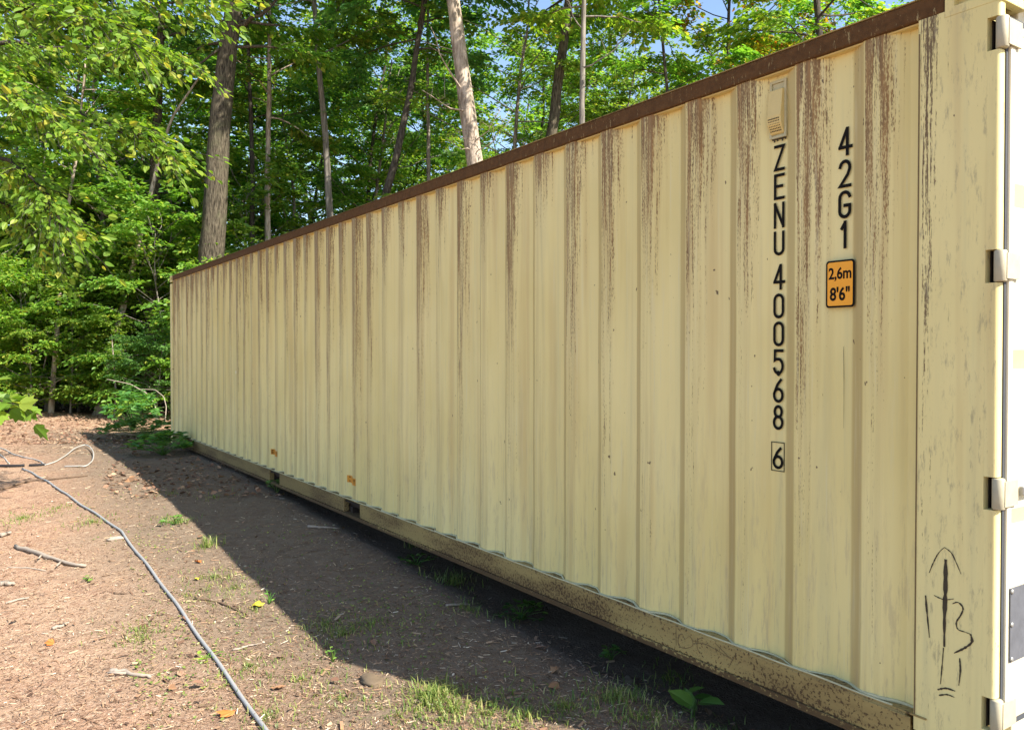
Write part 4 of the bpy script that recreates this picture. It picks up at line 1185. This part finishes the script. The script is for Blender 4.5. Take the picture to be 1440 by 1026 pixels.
# ------------------------------------------------------------------ single weeds
def weed(label, u, v, n, size, spread, height, seed, shape=OVATE, faces=OVATE_F, mat='leaf_weed', name='weed', upl=.35):
    rng = np.random.default_rng(seed); c = gpos(u, v)
    root = empty(name, c); tag(root, label, 'plant', 'weeds growing along the container')
    st, cr = MB(), MB()
    P, D = [], []
    for q in range(n):
        a = q*2.4+rng.normal(0, .4); r = spread*math.sqrt((q+.5)/n)
        tip = np.array([math.cos(a)*r, math.sin(a)*r, height*(1-.55*(r/spread)**2)*rng.uniform(.75, 1.1)])
        st.tube([np.array([0, 0, -.01]), tip*np.array([.35, .35, .6]), tip], [.0035, .0025, .0018], 4, False)
        for e_ in range(5 if n > 25 else 3 if n > 8 else 1):
            P.append(tip+rng.normal(0, size*.15, 3)); D.append(np.array([math.cos(a+e_*1.6-1.6), math.sin(a+e_*1.6-1.6), upl*rng.uniform(-.4, 1.2)]))
    P, D = np.array(P), np.array(D)
    leaves(cr, P, D, np.array([0, 0, 1.0])+rng.normal(0, .3, P.shape), size*rng.uniform(.7, 1.15, len(P)), shape, faces)
    st.build('stem', M['stick_brown'] if mat == 'x' else M[mat], root, True); cr.build('foliage', M[mat], root)
weed('bright green clump of heart shaped leaves beside the middle of the bottom rail', 733, 872, 20, .05, .16, .10, 1)
weed('small bright green weed near the dark gap under the near half', 860, 930, 9, .04, .07, .07, 2)
weed('tall weed with five large oval leaves by the near end of the rail', 978, 1012, 5, .12, .06, .10, 3, upl=1.1)
weed('small green weed below the far fork pocket', 388, 694, 9, .06, .12, .16, 4)
weed('dark green weed pair in the shade under the middle of the container', 585, 795, 12, .045, .16, .07, 5)
weed('leafy fern like clump at the far corner of the container', 228, 640, 46, .12, .50, .30, 6)
weed('wide low green clump left of the far corner in the shade', 205, 618, 60, .12, .70, .38, 7, mat='leaf_weed')
weed('taller dark leafy plant in front of the shrubs by the far corner', 186, 606, 54, .13, .50, .75, 8, mat='leaf_dark')
weed('small seedling standing on the shadow edge', 377, 850, 6, .03, .05, .09, 9)
weed('little green sprig at the shadow bend', 467, 932, 6, .025, .04, .08, 10)
weed('tiny green rosette on the sunlit ground among wood chips', 120, 818, 7, .035, .05, .03, 11)
weed('small leafy weed on the sunlit side of the shadow edge', 245, 738, 10, .04, .12, .07, 12)
weed('yellow green sprig lying over the grey pipe', 288, 928, 7, .035, .09, .03, 13, mat='leaf_light')

# ------------------------------------------------------------------ pipe
def pipe(name, label, pix, r, mat, lift=0.0, lifts=None, closed=False):
    P = [gpos(u, v) for u, v in pix]
    A = np.array([p[:] for p in P]); 
    fine = []
    for q in range(len(A)-1):
        p0, p1, p2, p3 = A[max(q-1, 0)], A[q], A[q+1], A[min(q+2, len(A)-1)]
        for s in np.linspace(0, 1, 10, endpoint=False):
            fine.append(.5*((2*p1)+(p2-p0)*s+(2*p0-5*p1+4*p2-p3)*s*s+(3*p1-p0-3*p2+p3)*s**3))
    fine.append(A[-1]); fine = np.array(fine)
    fine[:, 2] = ground_z(fine[:, 0], fine[:, 1])+r*.9+.003+lift
    if lifts is not None: fine[:, 2] += np.interp(np.linspace(0, 1, len(fine)), np.linspace(0, 1, len(lifts)), lifts)
    org = fine[0].copy(); m = MB(); m.tube(fine-org, r, 10)
    o = m.build(name, M[mat], None, True); o.location = org
    if label: tag(o, label, 'pipe')
    return o, fine
main, fpts = pipe('plastic_pipe', 'long grey plastic pipe snaking across the sunlit ground to the bottom edge',
     [(398,1080),(365,1024),(300,930),(235,838),(178,763),(160,743),(100,702),(30,660)], .0098, 'hose')
lp, _ = pipe('pipe_loop', 'thin pale pipe end curled into a loop behind the main pipe',
     [(62,655),(80,649),(95,640),(108,632),(120,630),(129,637),(130,647),(122,656),(108,657),(90,657)], .0085, 'hosepale', 0, (0, .005, .02, .035, .025, .01, .005, 0))
cp, _ = pipe('coupling', None, [(40,656),(52,655.5),(64,654.5)], .015, 'coupling', 0); cp.parent = lp; cp.location = cp.location-lp.location
p2, _ = pipe('cable', 'thin grey cable running in from the left edge to the black coupling', [(-60,610),(-20,622),(8,634),(30,643),(48,647),(60,653)], .0075, 'hosepale')
p3, _ = pipe('black_coupling', 'long black pipe coupling at the left edge where the pipe starts', [(-40,657),(-10,657),(15,657),(33,656)], .016, 'coupling')
p4, _ = pipe('short_cable', 'short thin grey cable crossing the left edge above the coupling', [(-30,622),(-5,636),(4,644),(12,653)], .0075, 'hosepale')

# ------------------------------------------------------------------ sticks, stones, single leaves
def stick(label, pix, r, mat, seed, fork=True):
    rg = np.random.default_rng(seed); P = np.array([gpos(u, v)[:] for u, v in pix])
    t = np.linspace(0, 1, 12); tk = np.linspace(0, 1, len(P))
    pts = np.stack([np.interp(t, tk, P[:, q]) for q in range(3)], 1); pts[:, :2] += rg.normal(0, r*.5, (12, 2))
    pts[:, 2] = ground_z(pts[:, 0], pts[:, 1])+r*.8
    org = pts[0].copy(); m = MB(); m.tube(pts-org, r*np.linspace(1, .45, 12)*(1+rg.normal(0, .12, 12)), 7)
    if fork:
        for q in (5, 8):
            tg = pts[q+1]-pts[q]; tg /= np.linalg.norm(tg)
            d = tg+rg.normal(0, .45, 3); d[2] = .1*abs(d[2]); d *= r*rg.uniform(3, 8)/np.linalg.norm(d)
            m.tube([pts[q]-org, pts[q]-org+d], [r*.5, r*.2], 5)
    o = m.build('stick', M[mat], None, True); o.location = org
    tag(o, label, 'stick', 'sticks lying on the ground')
stick('long weathered grey stick lying left of the pipe', [(18,771),(60,785),(115,800)], .020, 'stick_grey', 1)
stick('thin brown twig lying right of the pipe near the shadow edge', [(272,843),(310,850),(345,866)], .008, 'stick_brown', 2)
stick('splintered pale stick near the lower left', [(150,947),(180,952),(208,957)], .014, 'stick_grey', 3)
stick('long thin dark branch lying behind the pipe at the left', [(0,690),(40,678),(85,674),(122,670)], .014, 'stick_brown', 4)
stick('pale stick at the left edge below the grey stick', [(-10,826),(8,824),(18,825)], .022, 'stick_grey', 5, False)
stick('crooked pale twig at the left edge', [(5,851),(20,846),(38,843)], .008, 'stick_grey', 6)
stick('short brown twig in the sun left of the pipe', [(158,836),(175,837),(192,835)], .007, 'stick_brown', 7)
stick('grey stick end at the left edge above the long grey stick', [(-15,757),(0,756),(14,752)], .024, 'stick_grey', 8, False)
stick('pale stick in the shade below the fork pockets', [(433,742),(455,744),(477,746)], .012, 'stick_grey', 9, False)
stick('thin pale stick in shade near the green clump', [(628,854),(645,853),(662,853)], .009, 'stick_grey', 10)
stick('thin straw coloured twig left of the grey stick', [(8,800),(35,800),(62,804)], .007, 'stick_grey', 11)
stick('pale thin stick at the lower middle of the sunlit ground', [(325,917),(345,912),(362,908)], .007, 'stick_grey', 12)
stick('small dark twig by the orange leaf at bottom', [(276,997),(284,996),(294,995)], .006, 'stick_brown', 13)
stick('small bleached chip of wood at lower left', [(73,886),(83,883),(93,878)], .010, 'stick_grey', 14, False)
def lump(name, label, cat, u, v, sx, sy, sz, mat, seed):
    rg = np.random.default_rng(seed); bm = bmesh.new(); bmesh.ops.create_icosphere(bm, subdivisions=3, radius=1)
    ph = rg.uniform(0, 6, 6)
    for w in bm.verts:
        n_ = w.co.copy(); k_ = 1+.16*math.sin(3*n_.x+ph[0])*math.sin(3*n_.y+ph[1])+.10*math.sin(7*n_.z+ph[2]+4*n_.x)+.06*math.sin(11*n_.y+ph[3])
        w.co = Vector((n_.x*sx*k_, n_.y*sy*k_, n_.z*sz*k_))
    me = bpy.data.meshes.new(name); bm.to_mesh(me); bm.free()
    for p in me.polygons: p.use_smooth = True
    c = gpos(u, v); o = link(name, me, M[mat]); o.location = (c.x, c.y, c.z+sz*.35); o.rotation_euler = (0, 0, rg.uniform(0, 3))
    tag(o, label, cat)
lump('root_stump', 'low grey brown root stump on the shadow edge at lower middle', 'stump', 522, 962, .075, .05, .022, 'timber', 1)
lump('wood_block', 'short flat piece of wood at the bend of the pipe', 'wood', 161, 759, .07, .03, .018, 'stick_grey', 2)
lump('stone', 'small dark stone lying in the shade by the near end', 'stone', 885, 962, .05, .035, .022, 'timber', 3)
def fallen(label, u, v, size, mat, seed):
    rg = np.random.default_rng(seed); c = gpos(u, v); m = MB(); a = rg.uniform(0, 6.28)
    sh = MAPLE.copy(); sh[:, 2] += .12*np.sin(sh[:, 0]*7+seed)+.10*(sh[:, 1]-.5)**2*2
    leaves(m, np.array([[0, 0, .012]]), np.array([[math.cos(a), math.sin(a), .1]]), np.array([[rg.normal(0, .3), rg.normal(0, .3), 1]]), np.array([size]), sh, MAPLE_F)
    o = m.build('fallen_leaf', M[mat]); o.location = c; tag(o, label, 'leaf', 'single fallen leaves')
fallen('orange dead leaf right beside the pipe at the bottom edge', 328, 1010, .085, 'dead_orange', 1)
fallen('bright yellow leaf on the sunlit ground near the brown twig', 358, 858, .10, 'leaf_yellow1', 2)
fallen('brown leaf right of the pipe just above the orange leaf', 380, 975, .07, 'dead_brown', 3)
fallen('small orange leaf near the middle of the sunlit strip', 273, 792, .06, 'dead_orange', 4)
fallen('yellow leaf beside the small orange leaf', 277, 815, .05, 'leaf_yellow1', 5)
fallen('little orange leaf at the lower left ground', 73, 908, .05, 'dead_orange', 6)
fallen('tan curled leaf in the shade near the tall weed', 785, 968, .07, 'dead_brown', 7)
fallen('tan leaf in the shade above the lower grass', 783, 950, .06, 'dead_brown', 8)
fallen('orange brown leaf on the shadow edge at upper left', 180, 676, .18, 'dead_brown', 9)
fallen('small brown leaf left of the pipe near the bottom', 234, 972, .045, 'dead_brown', 10)
